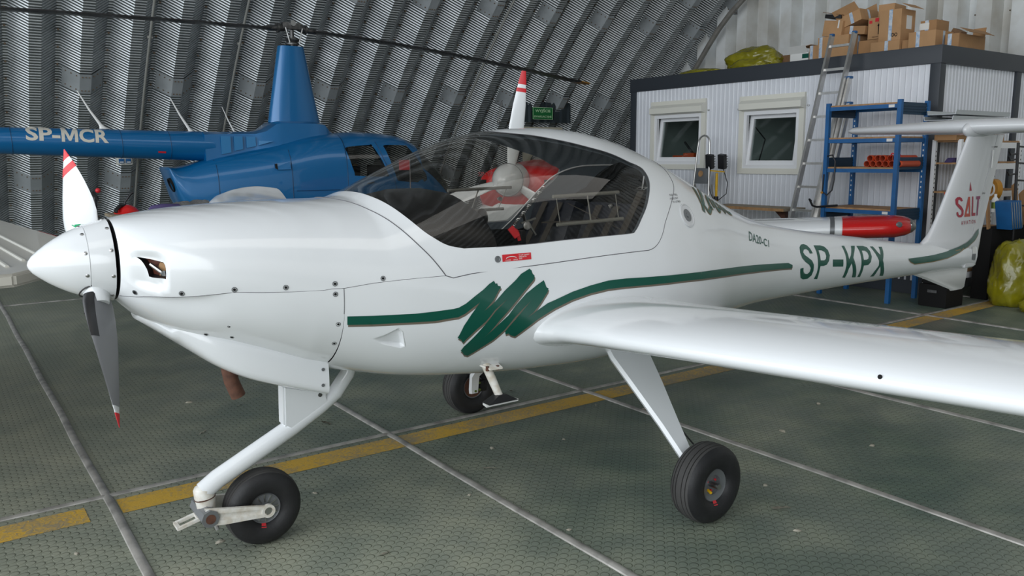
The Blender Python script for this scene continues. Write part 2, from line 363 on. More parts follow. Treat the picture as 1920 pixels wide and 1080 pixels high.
# thin pipes up the ribs
for i, (x, a0, a1) in enumerate(((2.26, 0.55, 1.0), (3.40, 0.55, 1.0), (7.38, 0.60, 1.0))):
    bm = BM(); tube(bm, [arch_pt(x, a0 + (a1 - a0) * k / 20, -0.16) for k in range(21)], 0.017, 8)
    for k in range(1, 20, 4):
        p = arch_pt(x, a0 + (a1 - a0) * k / 20, -0.15); box(bm, p, (0.06, 0.03, 0.03))
    tag(obj('wall_pipe', bm, mat('grey_pipe', (0.33, 0.33, 0.31), 0.45, metal=0.3)), ('thin grey pipe up the ribbed wall behind the helicopter tail boom', 'thin grey pipe up the ribbed wall just left of the rotor hub', 'thin grey pipe up the ribbed wall above the white upright blade')[i], 'pipe', 'pipes on the ribbed wall')
# floor joint strips and yellow line
strip = mat('aluminium_joint_strip', (0.50, 0.48, 0.45), 0.42, metal=0.4, noise=0.5, nscale=9)
def halfround(name, a, b, w=0.021, h=0.012):
    bmm = BM(); a = Vector(a); b = Vector(b); d = (b - a).normalized(); s = Vector((-d.y, d.x, 0)); R = []
    for i in range(25):
        p = a.lerp(b, i / 24); wob = 0.004 * math.sin(i * 1.9) if w < 0.03 else 0
        R.append([bmm.verts.new(p + s * (w * math.cos(k * PI / 6) + wob) + Vector((0, 0, h * math.sin(k * PI / 6)))) for k in range(7)])
    for A_, B_ in zip(R, R[1:]):
        for k in range(6): bmm.faces.new((A_[k], A_[k + 1], B_[k + 1], B_[k]))
    fix(bmm)
    return tag(obj(name, bmm, strip), kind='structure')
k = 4
for x in (-1.22, 0.31, 1.84, 3.36, 4.88, 6.40, 7.91, 9.36):
    halfround('trim_%d' % k, (x, -4.5, 0), (x, 9.5, 0)); k += 1
halfround('trim_%d' % k, (-4, 0.925, 0.001), (12, 0.905, 0.001), 0.018, 0.010); k += 1
halfround('trim_%d' % k, (-4, 7.4, 0.001), (12, 7.4, 0.001), 0.018, 0.010); k += 1
def line_mat():
    m = mat('worn_yellow_paint', (0.42, 0.25, 0.035), 0.55); nt = m.node_tree; b = nt.nodes['Principled BSDF']; N = nt.nodes.new; Lk = nt.links.new
    tc = N('ShaderNodeTexCoord'); n = N('ShaderNodeTexNoise'); n.inputs['Scale'].default_value = 38; n.inputs['Detail'].default_value = 3; n.inputs['Distortion'].default_value = 1.6; Lk(tc.outputs['Object'], n.inputs['Vector'])
    n2 = N('ShaderNodeTexNoise'); n2.inputs['Scale'].default_value = 2.2; Lk(tc.outputs['Object'], n2.inputs['Vector'])
    ad = N('ShaderNodeMath'); ad.operation = 'ADD'; Lk(n.outputs['Fac'], ad.inputs[0]); Lk(n2.outputs['Fac'], ad.inputs[1])
    cr = N('ShaderNodeValToRGB'); cr.color_ramp.elements[0].position = 0.44; cr.color_ramp.elements[0].color = (0.62, 0.38, 0.05, 1); cr.color_ramp.elements[1].position = 0.60; cr.color_ramp.elements[1].color = (0.30, 0.25, 0.16, 1)
    hv = N('ShaderNodeMath'); hv.operation = 'MULTIPLY'; hv.inputs[1].default_value = 0.5; Lk(ad.outputs[0], hv.inputs[0]); Lk(hv.outputs[0], cr.inputs[0]); Lk(cr.outputs[0], b.inputs['Base Color'])
    bp = N('ShaderNodeBump'); bp.inputs['Distance'].default_value = 0.002; Lk(n.outputs['Fac'], bp.inputs['Height']); Lk(bp.outputs[0], b.inputs['Normal'])
    return m
bm = BM()
def yl(xa, xb):
    n = 30; rows = []
    for i in range(n + 1):
        x = xa + (xb - xa) * i / n; yc = 0.757 - 0.012 * (1 if x < 0.3 else 0) - max(0, x - 1) * 0.0015 + (0.0 if x < 6 else 0.02 * (x - 6)); w = 0.092
        rows.append((bm.verts.new((x, yc - w, 0.0015)), bm.verts.new((x, yc + w, 0.0015))))
    for (a, b_), (c_, d_) in zip(rows, rows[1:]): bm.faces.new((a, c_, d_, b_))
yl(-4, 0.20); yl(0.34, 12.0)
tag(obj('trim_%d' % k, bm, line_mat(), smooth=False), kind='structure'); k += 1
NTRIM = k
# ================================================================= hull definition
def pchip(xs,ys):
    n=len(xs);h=[xs[i+1]-xs[i] for i in range(n-1)];d=[(ys[i+1]-ys[i])/h[i] for i in range(n-1)]
    m=[0]*n;m[0]=d[0];m[-1]=d[-1]
    for i in range(1,n-1):
        if d[i-1]*d[i]<=0:m[i]=0
        else:
            w1=2*h[i]+h[i-1];w2=h[i]+2*h[i-1];m[i]=(w1+w2)/(w1/d[i-1]+w2/d[i])
    def f(x):
        if x<=xs[0]:return ys[0]+m[0]*(x-xs[0])
        if x>=xs[-1]:return ys[-1]+m[-1]*(x-xs[-1])
        i=0
        while x>xs[i+1]:i+=1
        t=(x-xs[i])/h[i];t2=t*t;t3=t2*t
        return (2*t3-3*t2+1)*ys[i]+(t3-2*t2+t)*h[i]*m[i]+(-2*t3+3*t2)*ys[i+1]+(t3-t2)*h[i]*m[i+1]
    return f
def tab(s):
    v=[float(a) for a in s.split()];return pchip(v[0::2],v[1::2])
ZT=tab("""0.27 1.415 0.33 1.425 0.42 1.437 0.52 1.446 0.87 1.46 1.05 1.46 1.165 1.463 1.236 1.485 1.353 1.540 1.487 1.603 1.626 1.665 1.77 1.717 1.919 1.747 2.075 1.763 2.238 1.768
 2.409 1.760 2.588 1.732 2.777 1.683 2.977 1.612 3.19 1.522 3.415 1.425 3.656 1.325 3.85 1.253 4.071 1.195 4.467 1.128 5.096 1.047 5.817 0.956 6.1 0.93 6.6 0.9 7.03 0.88""")
ZBF=tab("""0.9 0.77 1.03 0.745 1.3 0.685 1.56 0.645 2.0 0.605 2.4 0.59 2.8 0.61 3.2 0.64 3.6 0.67 4.0 0.695 5.0 0.705 5.7 0.70 6.4 0.69 6.7 0.68 7.03 0.675""")
ZBC=tab("""0.27 1.115 0.32 1.06 0.42 0.978 0.52 0.918 0.64 0.868 0.83 0.800 0.99 0.752""")
ZC=tab("""0.27 1.27 0.5 1.23 0.8 1.17 1.1 1.10 1.5 1.06 2.0 1.03 2.6 1.02 3.0 1.0 3.4 0.96 3.8 0.94 4.3 0.93 5.0 0.89 6.0 0.82 7.03 0.78""")
W=tab("""0.27 0.185 0.30 0.24 0.36 0.30 0.5 0.375 0.7 0.43 0.98 0.475 1.3 0.52 1.7 0.55 2.2 0.56 2.6 0.54 2.9 0.49 3.2 0.41 3.5 0.32 3.8 0.25 4.1 0.205 4.6 0.175 5.3 0.145 6.0 0.11 6.5 0.08 7.03 0.03""")
NT=tab("""0.27 2.2 0.6 2.6 1.0 2.6 1.4 2.25 2.2 2.1 3.0 2.0 4.0 2.0 7 2.0""")
NB=tab("""0.27 2.0 0.6 1.8 0.98 2.2 1.4 2.7 2.4 2.7 3.2 2.3 4.0 2.0 7 2.0""")
def sec(x,cowl=False):
    return ZT(x),(ZBC if cowl else ZBF)(x),ZC(x),W(x),NT(x),(NB(x) if not cowl else min(NB(x),2.1))
def S(x,a,cowl=False,off=0.0):
    """a in [-pi/2,3pi/2]: -pi/2 keel, 0 left side (-y), pi/2 top, pi right side"""
    zt,zb,zc,w,nt,nb=sec(x,cowl)
    c=math.cos(a);s=math.sin(a);n=nt if s>=0 else nb
    y=-w*math.copysign(abs(c)**(2/n),c);z=zc+((zt-zc) if s>=0 else (zc-zb))*math.copysign(abs(s)**(2/n),s)
    if off:
        N=normal(x,a,cowl);return (x+N[0]*off,y+N[1]*off,z+N[2]*off)
    return (x,y,z)
def normal(x,a,cowl=False):
    e=1e-3
    # implicit gradient
    X,y,z=S(x,a,cowl)
    def F(x,y,z):
        zt,zb,zc,w,nt,nb=sec(x,cowl)
        if z>=zc:n=nt;h=zt-zc
        else:n=nb;h=zc-zb
        return (abs(y/w)**n+abs((z-zc)/h)**n)**(1/n)-1
    g=[F(X+e,y,z)-F(X-e,y,z),F(X,y+e,z)-F(X,y-e,z),F(X,y,z+e)-F(X,y,z-e)]
    l=math.sqrt(sum(t*t for t in g)) or 1
    return (g[0]/l,g[1]/l,g[2]/l)
def xz2a(x,z,cowl=False,right=False):
    zt,zb,zc,w,nt,nb=sec(x,cowl)
    if z>=zc:s=min(1,(z-zc)/(zt-zc))**(nt/2)
    else:s=-min(1,(zc-z)/(zc-zb))**(nb/2)
    a=math.asin(max(-1,min(1,s)))
    return math.pi-a if right else a

D_STRIPE = [(.9951,1.0334),(1.0945,1.0267),(1.1786,1.0231),(1.2662,1.0189),(1.3461,1.0195),(1.4285,1.0217),(1.4526,1.0248),(1.4851,1.0381),(1.5308,1.067),(1.569,1.0893),(1.5953,1.1091),(1.6194,1.1207),(1.6274,1.1062),(1.634,1.1094),(1.6378,1.0978),(1.6508,1.0948),(1.6514,1.0872),(1.6438,1.0823),(1.6149,1.0382),(1.5701,.9977),(1.6105,1.0236),(1.6278,1.0369),(1.6723,1.0759),(1.7276,1.1141),(1.7563,1.138),(1.8015,1.1561),(1.8124,1.1465),(1.8139,1.135),(1.8259,1.1244),(1.8243,1.1131),(1.8193,1.1059),(1.7716,1.0644),(1.6986,.9952),(1.6472,.9489),(1.6007,.8995),(1.5786,.8802),(1.6087,.9037),(1.6565,.942),(1.6904,.9672),(1.7256,1.0058),(1.7807,1.052),(1.8372,1.0831),(1.8734,1.1002),(1.8801,1.0868),(1.8868,1.0687),(1.8987,1.0617),(1.8937,1.0485),(1.8556,1.0015),(1.8189,.9643),(1.7829,.9428),(1.81,.9554),(1.8467,.975),(1.8939,.9975),(1.9325,1.0072),(2.0306,1.0342),(2.1358,1.0528),(2.2424,1.0647),(2.3557,1.0637),(2.4803,1.0565),(2.7871,1.0418),(3.1659,1.0221),(3.6328,.9927),(4.0681,.9621),(4.1177,.9442),(4.107,.925),(4.082,.9274),(3.6327,.952),(3.1672,.9815),(2.7882,1.0051),(2.4808,1.0179),(2.356,1.0234),(2.2425,1.0251),(2.136,1.0162),(2.031,.998),(1.9334,.9693),(1.8954,.9536),(1.8446,.9315),(1.7879,.8981),(1.7546,.8778),(1.7343,.866),(1.7099,.8754),(1.6991,.885),(1.6839,.8829),(1.6795,.8956),(1.6948,.9137),(1.7278,.9453),(1.7716,.9872),(1.8084,1.0202),(1.7669,.9897),(1.7227,.9538),(1.678,.9058),(1.6284,.8656),(1.5734,.8332),(1.5267,.8025),(1.5077,.8096),(1.4942,.8246),(1.4837,.8325),(1.4941,.8521),(1.5381,.8973),(1.5829,.9448),(1.6279,.9934),(1.6895,1.042),(1.6235,.9977),(1.5823,.9545),(1.5351,.9193),(1.4955,.8826),(1.4859,.8696),(1.4727,.8854),(1.455,.8955),(1.4628,.9103),(1.4792,.947),(1.5098,.9891),(1.5511,1.0371),(1.5178,1.0182),(1.481,.9959),(1.449,.9844),(1.429,.9846),(1.3469,.9797),(1.2671,.9838),(1.1799,.9882),(1.0964,.9917),(.9979,.9984)]  # these D_ tables: outlines traced from image pixels, cast onto hull and fin offline
D_REG = [[[(4.361,.9978),(4.3254,.9985),(4.318,1.0179),(4.2965,1.03),(4.2672,1.0281),(4.2517,1.0127),(4.265,.995),(4.3067,.9726),(4.3434,.9525),(4.3636,.9248),(4.3687,.8848),(4.3588,.8544),(4.3243,.8352),(4.2703,.8362),(4.2345,.8512),(4.2147,.8863),(4.2089,.9128),(4.2452,.9159),(4.2512,.8915),(4.2729,.874),(4.3019,.869),(4.3273,.882),(4.3319,.9058),(4.3089,.9296),(4.2656,.9506),(4.2298,.979),(4.2164,1.0134),(4.2256,1.0457),(4.2529,1.06),(4.2869,1.0608),(4.3199,1.051),(4.3443,1.0284)]],[[(4.3987,1.0451),(4.4781,1.0385),(4.5202,1.0278),(4.5496,1.0044),(4.5585,.9693),(4.5449,.9355),(4.5186,.9112),(4.4798,.9066),(4.4439,.9089),(4.4405,.8691),(4.4459,.8205),(4.4032,.8262),(4.4142,.8671),(4.4154,.9071),(4.4103,.9554),(4.4074,1.0026)],[(4.4363,1.011),(4.4719,1.0082),(4.5064,.9949),(4.5146,.9685),(4.5055,.9497),(4.4849,.9427),(4.4436,.9462),(4.4416,.9744)]],[[(4.59,.9396),(4.7207,.9287),(4.7243,.8804),(4.595,.891)]],[[(4.7419,1.0165),(4.7761,1.014),(4.7812,.978),(4.794,.9236),(4.8202,.9484),(4.8616,1.0069),(4.9135,1.0039),(4.8702,.9623),(4.8488,.9304),(4.8777,.8845),(4.9139,.8245),(4.9399,.7835),(4.8889,.7887),(4.8677,.8288),(4.8291,.8956),(4.8022,.8586),(4.7972,.7944),(4.7597,.7996),(4.7618,.8482),(4.7643,.8851),(4.7569,.9356),(4.7492,.9761)]],[[(4.9337,1.0016),(5.0213,.9951),(5.0663,.9839),(5.0867,.9546),(5.0928,.9175),(5.0779,.8814),(5.047,.8628),(4.99,.8644),(4.9934,.817),(4.9994,.7791),(4.9596,.7846),(4.9592,.8299),(4.9561,.8777),(4.9502,.9244),(4.9446,.9655)],[(4.9783,.9674),(5.0181,.9643),(5.0452,.9487),(5.0536,.9253),(5.0431,.9077),(5.0232,.9024),(4.9835,.9043),(4.9799,.9357)]],[[(5.1131,.9848),(5.1552,.9817),(5.1845,.9425),(5.2154,.9193),(5.2252,.9439),(5.234,.9741),(5.2827,.9704),(5.2679,.9406),(5.2437,.8817),(5.2716,.8309),(5.3301,.7547),(5.2752,.7618),(5.2347,.8144),(5.2191,.838),(5.1996,.8076),(5.1923,.7648),(5.1448,.7681),(5.1617,.8112),(5.1943,.8475),(5.1908,.8814),(5.1622,.9166),(5.1301,.9603)]]]
D_TSTRIPE = [(5.614,.861),(5.831,.856),(6.039,.856),(6.255,.863),(6.476,.885),(6.627,.909),(6.759,.95),(6.891,1.006),(6.888,.966),(6.785,.913),(6.652,.873),(6.483,.842),(6.262,.815),(6.011,.807),(5.719,.814),(5.65,.835)]
D_LOGO = [[[(6.647,1.402),(6.679,1.327),(6.64,1.326)]],[[(6.54,1.249),(6.514,1.245),(6.492,1.261),(6.47,1.258),(6.47,1.231),(6.524,1.206),(6.564,1.173),(6.567,1.135),(6.531,1.118),(6.486,1.119),(6.455,1.137),(6.448,1.159),(6.47,1.165),(6.489,1.139),(6.516,1.136),(6.533,1.151),(6.526,1.172),(6.474,1.199),(6.435,1.226),(6.427,1.264),(6.451,1.281),(6.489,1.283),(6.521,1.273)]],[[(6.628,1.279),(6.66,1.278),(6.699,1.116),(6.583,1.119)],[(6.649,1.213),(6.667,1.142),(6.618,1.144)]],[[(6.699,1.28),(6.723,1.279),(6.746,1.143),(6.796,1.142),(6.801,1.117),(6.722,1.118)]],[[(6.783,1.278),(6.863,1.278),(6.868,1.253),(6.844,1.252),(6.851,1.116),(6.825,1.118),(6.811,1.252),(6.787,1.252)]]]
D_AVI = [(6.541,1.054),(6.817,1.054),(6.812,1.085),(6.535,1.089)]
D_TSTICK = [[(6.747,.864),(6.83,.861),(6.83,.804),(6.747,.808)],[(6.743,.805),(6.818,.8),(6.817,.747),(6.743,.758)]]
D_K1 = [(3.183,1.0433),(3.1553,.9012),(3.1427,.7922),(3.1368,.7255),(3.12,.6491)]
D_K2 = [(3.2844,1.1528),(3.215,.9481),(3.1894,.8583),(3.1644,.7709),(3.1727,.7224),(3.1904,.6808),(3.2314,.7525)]
D_K3 = [(3.3183,1.0428),(3.2731,.9247),(3.2566,.8528),(3.2459,.7823),(3.2684,.7995)]
D_K4 = [(3.3313,1.0233),(3.3184,.9347),(3.3071,.8643),(3.3118,.8294)]
D_K5 = [(3.3705,1.0294),(3.3554,.9419),(3.346,.8649),(3.3467,.8087),(3.3802,.8722)]
D_K6 = [(3.402,1.0168),(3.4026,.9457),(3.3972,.8755)]
D_K7 = [(3.4334,1.0026),(3.4356,.9328),(3.4371,.8873),(3.4469,.8515)]
D_K8 = [(3.454,.96),(3.4796,.9379),(3.4973,.9138),(3.5328,.927)]
D_VENT = [(1.0882,.9313),(1.1428,.9425),(1.1983,.9686),(1.2173,.9488),(1.2391,.881),(1.2216,.8754),(1.1398,.9028)]
D_INLET = [(.3054,.1499),(.3398,.1286),(.3788,.0848),(.3842,.0431),(.3857,.0011),(.3842,-.1812),(.3624,-.1988),(.3443,-.2115),(.333,-.2082),(.3302,-.1283),(.3274,-.0687),(.322,.0075),(.3152,.0812)]
D_SCREW = [(.3061,-.5702),(.4359,-.324),(.5985,-.165),(.771,-.0407),(.9502,.0468),(1.1367,.1346)]
D_SCREW2 = [(.9503,-.0195),(.9657,-.3257),(.9673,-.5799)]
D_LOWSC = [(.5353,-.9103),(.599,-.6698),(.6198,-.8475)]
import numpy as np
def catmull(pts, n=8):
    out = []
    P_ = [pts[0]] + list(pts) + [pts[-1]]
    for i in range(1, len(P_) - 2):
        p0, p1, p2, p3 = P_[i - 1], P_[i], P_[i + 1], P_[i + 2]
        for k in range(n):
            t = k / n
            out.append(tuple(0.5 * ((2 * b) + (-a + c) * t + (2 * a - 5 * b + 4 * c - d) * t * t + (-a + 3 * b - 3 * c + d) * t ** 3) for a, b, c, d in zip(p0, p1, p2, p3)))
    out.append(tuple(pts[-1])); return out
def inside(poly, X, Y):
    px = np.array([p[0] for p in poly]); py = np.array([p[1] for p in poly]); r = np.zeros(len(X), bool)
    j = len(px) - 1
    for i in range(len(px)):
        c = ((py[i] > Y) != (py[j] > Y))
        with np.errstate(divide='ignore', invalid='ignore'):
            xi = (px[j] - px[i]) * (Y - py[i]) / (py[j] - py[i] + 1e-30) + px[i]
        r ^= c & (X < xi); j = i
    return r
def dens(poly, step, sy):
    out = []
    for i, p in enumerate(poly):
        q = poly[(i + 1) % len(poly)]; L = math.hypot(q[0] - p[0], (q[1] - p[1]) * sy); n = max(1, int(L / step))
        for k in range(n): out.append((p[0] + (q[0] - p[0]) * k / n, p[1] + (q[1] - p[1]) * k / n))
    return out
def region(polys, fn, step, sy=1.0, bstep=None):
    """polys: [outer, hole, hole...] in parameter space; returns verts3d, faces, params"""
    bstep = bstep or step; pts, edges = [], []
    D = [dens(p, bstep, sy) for p in polys]
    for d in D:
        b = len(pts); pts += d; edges += [(b + i, b + (i + 1) % len(d)) for i in range(len(d))]
    xs = [p[0] for p in D[0]]; ys = [p[1] for p in D[0]]
    gx = np.arange(min(xs) + step * 0.5, max(xs), step); gy = np.arange(min(ys) + step * 0.5 / sy, max(ys), step / sy)
    if len(gx) and len(gy):
        GX, GY = np.meshgrid(gx, gy); GX = GX.ravel(); GY = GY.ravel()
        ok = inside(D[0], GX, GY)
        for h in D[1:]: ok &= ~inside(h, GX, GY)
        GX, GY = GX[ok], GY[ok]
        bx = np.array([p[0] for p in pts]); by = np.array([p[1] for p in pts])
        if len(GX):
            keep = np.ones(len(GX), bool)
            for i in range(0, len(GX), 2000):
                d2 = (GX[i:i + 2000, None] - bx) ** 2 + ((GY[i:i + 2000, None] - by) * sy) ** 2
                keep[i:i + 2000] = d2.min(1) > (step * 0.4) ** 2
            pts += list(zip(GX[keep].tolist(), GY[keep].tolist()))
    r = delaunay_2d_cdt([Vector((p[0], p[1] * sy)) for p in pts], edges, [], 0, 1e-7)
    V = [(v.x, v.y / sy) for v in r[0]]; F = [tuple(f) for f in r[2]]
    cx = np.array([sum(V[i][0] for i in f) / len(f) for f in F]); cy = np.array([sum(V[i][1] for i in f) / len(f) for f in F])
    ok = inside(D[0], cx, cy)
    for h in D[1:]: ok &= ~inside(h, cx, cy)
    F = [f for f, o in zip(F, ok) if o]
    used = sorted({i for f in F for i in f}); mp = {u: i for i, u in enumerate(used)}
    V = [V[u] for u in used]; F = [tuple(mp[i] for i in f) for f in F]
    return [fn(*v) for v in V], F, V
def hull_patch(name, polys, m, parent, cowl=False, off=0.0, step=0.03, disp=None, flip=False, bstep=0.012):
    cw = (lambda x: x <= 0.9851) if cowl == 'auto' else (lambda x: cowl)
    def fn(x, a):
        d = off + (disp(x, a) if disp else 0.0); return S(x, a, cw(x), d) if d else S(x, a, cw(x))
    V, F, PR = region(polys, fn, step, 0.45, bstep)
    me = bpy.data.meshes.new(name); me.from_pydata(V, [], F)
    # orient outward
    nn = []
    for x, a in PR:
        N = normal(x, a, cw(x)) if disp is None else None
        if disp is not None:
            e = 0.004; p0 = Vector(fn(x, a)); pu = Vector(fn(x + e, a)) - p0; pv = Vector(fn(x, a + e * 2)) - p0
            nv = pu.cross(pv)
            N0 = Vector(normal(x, a, cw(x)))
            if nv.length < 1e-12: nv = N0
            nv.normalize(); N = nv if nv.dot(N0) > 0 else -nv
        nn.append(Vector(N))
    bm = bmesh.new(); bm.from_mesh(me); bm.verts.ensure_lookup_table()
    for f in bm.faces:
        f.normal_update(); s = sum((nn[v.index] for v in f.verts), Vector())
        if (f.normal.dot(s) < 0) != flip: f.normal_flip()
        f.smooth = True
    bm.to_mesh(me); bm.free()
    me.normals_split_custom_set_from_vertices([(-n if flip else n) for n in nn])
    for mm in (m if isinstance(m, (list, tuple)) else [m]): me.materials.append(mm)
    o = bpy.data.objects.new(name, me); C.objects.link(o); o.parent = parent
    return o
mir = lambda pts: [(x, PI - a) for x, a in pts]
# boundary curves on the left side, (x, a)
c_rear_cowl = catmull([(1.401, .1499), (1.3598, .2708), (1.2978, .4633), (1.2399, .7125), (1.1926, .9748), (1.1581, 1.2093), (1.13, 1.40), (1.12, PI / 2)])
c_can_bot = [(1.401, .1499), (1.4332, .1301), (1.5191, .1488)] + catmull([(1.8234, .1656), (2.1202, .1863), (2.4625, .21), (2.5476, .2233), (2.604, .2679), (2.65, .345), (2.6888, .4307), (2.8062, .6362), (2.8899, .8096), (2.9257, .9707), (2.95, 1.2), (2.96, PI / 2)])
c_cowl_l = catmull([(0.27, -.9886), (.3037, -.7019), (.3738, -.468), (.5643, -.2339), (.7042, -.1392), (.8934, -.0123), (.9734, .0208), (.9851, .0250)])
c_cowl_2 = [(.9851, .0250), (1.0974, .0876), (1.2268, .1326), (1.401, .1499)]
g_front = catmull([(1.4971, .3341), (1.4297, .3824), (1.3801, .4649), (1.3367, .5783), (1.2961, .7648), (1.266, .9803), (1.2444, 1.2104), (1.237, 1.3776), (1.235, PI / 2)])
g_bot = catmull([(1.4971, .3341), (1.6461, .3075), (1.8073, .2977), (1.9802, .3037), (2.1969, .3116), (2.4037, .3257), (2.4512, .3471), (2.5088, .4312), (2.5735, .5376), (2.6388, .6828), (2.6733, .7945), (2.6728, .8912), (2.64, .925), (2.5916, .9422), (2.5018, .9972), (2.3494, 1.0618), (2.2137, 1.1425), (2.0928, 1.2417), (2.001, 1.3247), (1.9524, 1.4338), (1.945, PI / 2)])
def sym(front, back):
    """closed polygon: left front curve upward, mirrored down, then back curve of the right, mirrored to left"""
    return front[:-1] + mir(front)[::-1] + mir(back)[1:] + back[::-1][1:-1]
canopy_poly = sym(c_rear_cowl, c_can_bot)
glass_poly = sym(g_front, g_bot)
# ================================================================= the white light aircraft
AC = thing('light_aircraft', 'large white two-seat light aircraft with green stripes, bubble canopy and T-tail', 'aeroplane', (1.6, 0, 0))
AC.location = (0, 0, 0)
def G(x, y, z): return (x, y, z)
# fuselage
rect = [(0.9851, -PI / 2), (7.03, -PI / 2), (7.03, 1.5 * PI), (0.9851, 1.5 * PI)]
def smooth01(t): t = max(0, min(1, t)); return t * t * (3 - 2 * t)
def vent_disp(x, a):
    # triangular NACA-like dent on each flank
    if not 1.05 < x < 1.27: return 0.0
    aa = a if a < PI / 2 else PI - a
    z = S(x, aa)[2]; t = (x - 1.088) / 0.145
    if t < 0 or t > 1.08: return 0.0
    mid = 0.931 - 0.006 * t; hw = 0.004 + 0.043 * t ** 1.3
    v = abs(z - mid) / hw
    if v > 1.15: return 0.0
    return -0.016 * smooth01((1.15 - v) / 0.5) * smooth01(t / 0.5) * smooth01((1.08 - t) / 0.12)
VENT_P = [(x, xz2a(x, z)) for x, z in D_VENT]
body_polys = [c_cowl_2[:-1] + c_rear_cowl[:1] + c_can_bot[1:-1] + mir(c_can_bot)[::-1] + mir(c_cowl_2)[::-1][1:] + [(0.9851, 1.5 * PI), (6.86, 1.5 * PI), (6.86, -PI / 2), (0.9851, -PI / 2)], VENT_P, mir(VENT_P)]
fus = hull_patch('fuselage', body_polys, M['white'], AC, step=0.032)
def vent_dent(x, a):
    aa = a if a < PI / 2 else PI - a; t = (x - 1.088) / 0.150; dm = 1.0
    for (xa, ya), (xb, yb) in zip(VENT_P, VENT_P[1:] + VENT_P[:1]):
        ex, ey = xb - xa, (yb - ya) * .45; u = max(0, min(1, ((x - xa) * ex + (aa - ya) * .45 * ey) / (ex * ex + ey * ey))); dm = min(dm, math.hypot(x - xa - u * ex, (aa - ya) * .45 - u * ey))
    return -0.022 * smooth01(dm / 0.016) * smooth01(t * 1.2)
for vp in (VENT_P, mir(VENT_P)): hull_patch('flush_vent', [vp], M['white'], fus, step=0.005, disp=vent_dent, bstep=0.005)
# nose cowling, upper and lower halves
INL = [tuple(p) for p in D_INLET]
def cowl_disp(x, a):
    aa = a if a < PI / 2 else PI - a
    d = 0.0
    if x < 0.42:
        u = (x - 0.337) / 0.052; v = (aa + 0.07) / 0.30
        r = (abs(u) ** 4 + abs(v) ** 2.6) ** (1 / 3)
        if r < 1.3: d -= 0.020 * smooth01((1.3 - r) / 0.55) * smooth01((x - 0.272) / 0.06)
    return d
up_poly = c_cowl_l[:-1] + c_cowl_2[:-1] + c_rear_cowl[:-1] + mir(c_rear_cowl)[::-1] + mir(c_cowl_2)[::-1][1:] + mir(c_cowl_l)[::-1][1:]
inl2 = [(x, max(-0.215, min(0.15, a))) for x, a in INL]
up = hull_patch('upper_cowling', [up_poly, inl2, mir(inl2)], M['white'], AC, cowl='auto', step=0.018, disp=cowl_disp, bstep=0.008)
low_poly = c_cowl_l + [(x, -PI - a) for x, a in c_cowl_l][::-1]
def low_disp(x, a):
    aa = a if a > -PI / 2 else -PI - a      # -pi/2 keel .. 0 waist
    return -0.030 * math.exp(-((x - 0.43) / 0.11) ** 2) * math.exp(-((aa + 0.42) / 0.22) ** 2) * smooth01((x - 0.27) / 0.05) + 0.012 * math.exp(-((x - 0.75) / 0.16) ** 2) * math.exp(-((aa + 0.45) / 0.3) ** 2)
low = hull_patch('lower_cowling', [low_poly], M['white'], AC, cowl=True, step=0.02, disp=low_disp)
# closing bulkheads (firewall behind the cowl opening, spinner backplate)
def cap(name, x, cowl, m, off=-0.006, a0=-PI / 2, a1=1.5 * PI):
    ring = [S(x, a0 + (a1 - a0) * k / 72, cowl, off) for k in range(72)]; bmx = BM(); bmx.faces.new(vadd(bmx, ring)); return obj(name, bmx, m, AC, smooth=False)
cap('firewall', 0.99, False, M['matblack']); cap('cowl_front', 0.272, True, M['black'], -0.002)
cap('tail_cap', 6.855, False, M['white'], 0.0)
# oil cooler seen inside the intakes, with a strut
for rt in (0, 1):
    q = [(x, PI - a if rt else a) for x, a in inl2]; sg_ = 1 if rt else -1
    bm = BM(); qq = dens(q, 0.006, 0.45); A_ = [bm.verts.new(S(x, a, True, cowl_disp(x, a))) for x, a in qq]; B_ = [bm.verts.new(S(x, a, True, -0.06)) for x, a in qq]
    for k in range(len(qq)): bm.faces.new((A_[k], A_[(k + 1) % len(qq)], B_[(k + 1) % len(qq)], B_[k]))
    iw = obj('intake_wall', fix(bm), M['black'], up)
    o = hull_patch('oil_cooler', [q], M['cool'], up, cowl=True, off=-0.05, step=0.02)
    pa_, pb_ = Vector(S(0.334, PI + .0 if rt else .02, True, -0.03)), Vector(S(0.374, PI + .10 if rt else -.10, True, -0.022))
    bm = BM(); tube(bm, [pa_, pb_], 0.007, 8); lathe(bm, [(0, 0.010), (0.010, 0.010), (0.010, 0)], pb_, (0.2, sg_, 0), 12); obj('bracket', fix(bm), M['steel'], o)
    q2 = [(x, PI - a if rt else a) for x, a in ((.362, .075), (.386, .04), (.386, -.18), (.356, -.19), (.362, -.08), (.355, -.0))]
    hull_patch('duct_edge', [q2], M['wood'], o, cowl=True, off=-0.040, step=0.02)
# canopy
can = hull_patch('canopy_frame', [canopy_poly, glass_poly], M['white'], AC, off=0.0, step=0.03)
hull_patch('canopy_lining', [canopy_poly, glass_poly], M['slate'], can, off=-0.020, step=0.04, flip=True)
gl = hull_patch('canopy_glass', [glass_poly], M['canopy'], AC, off=-0.001, step=0.03)
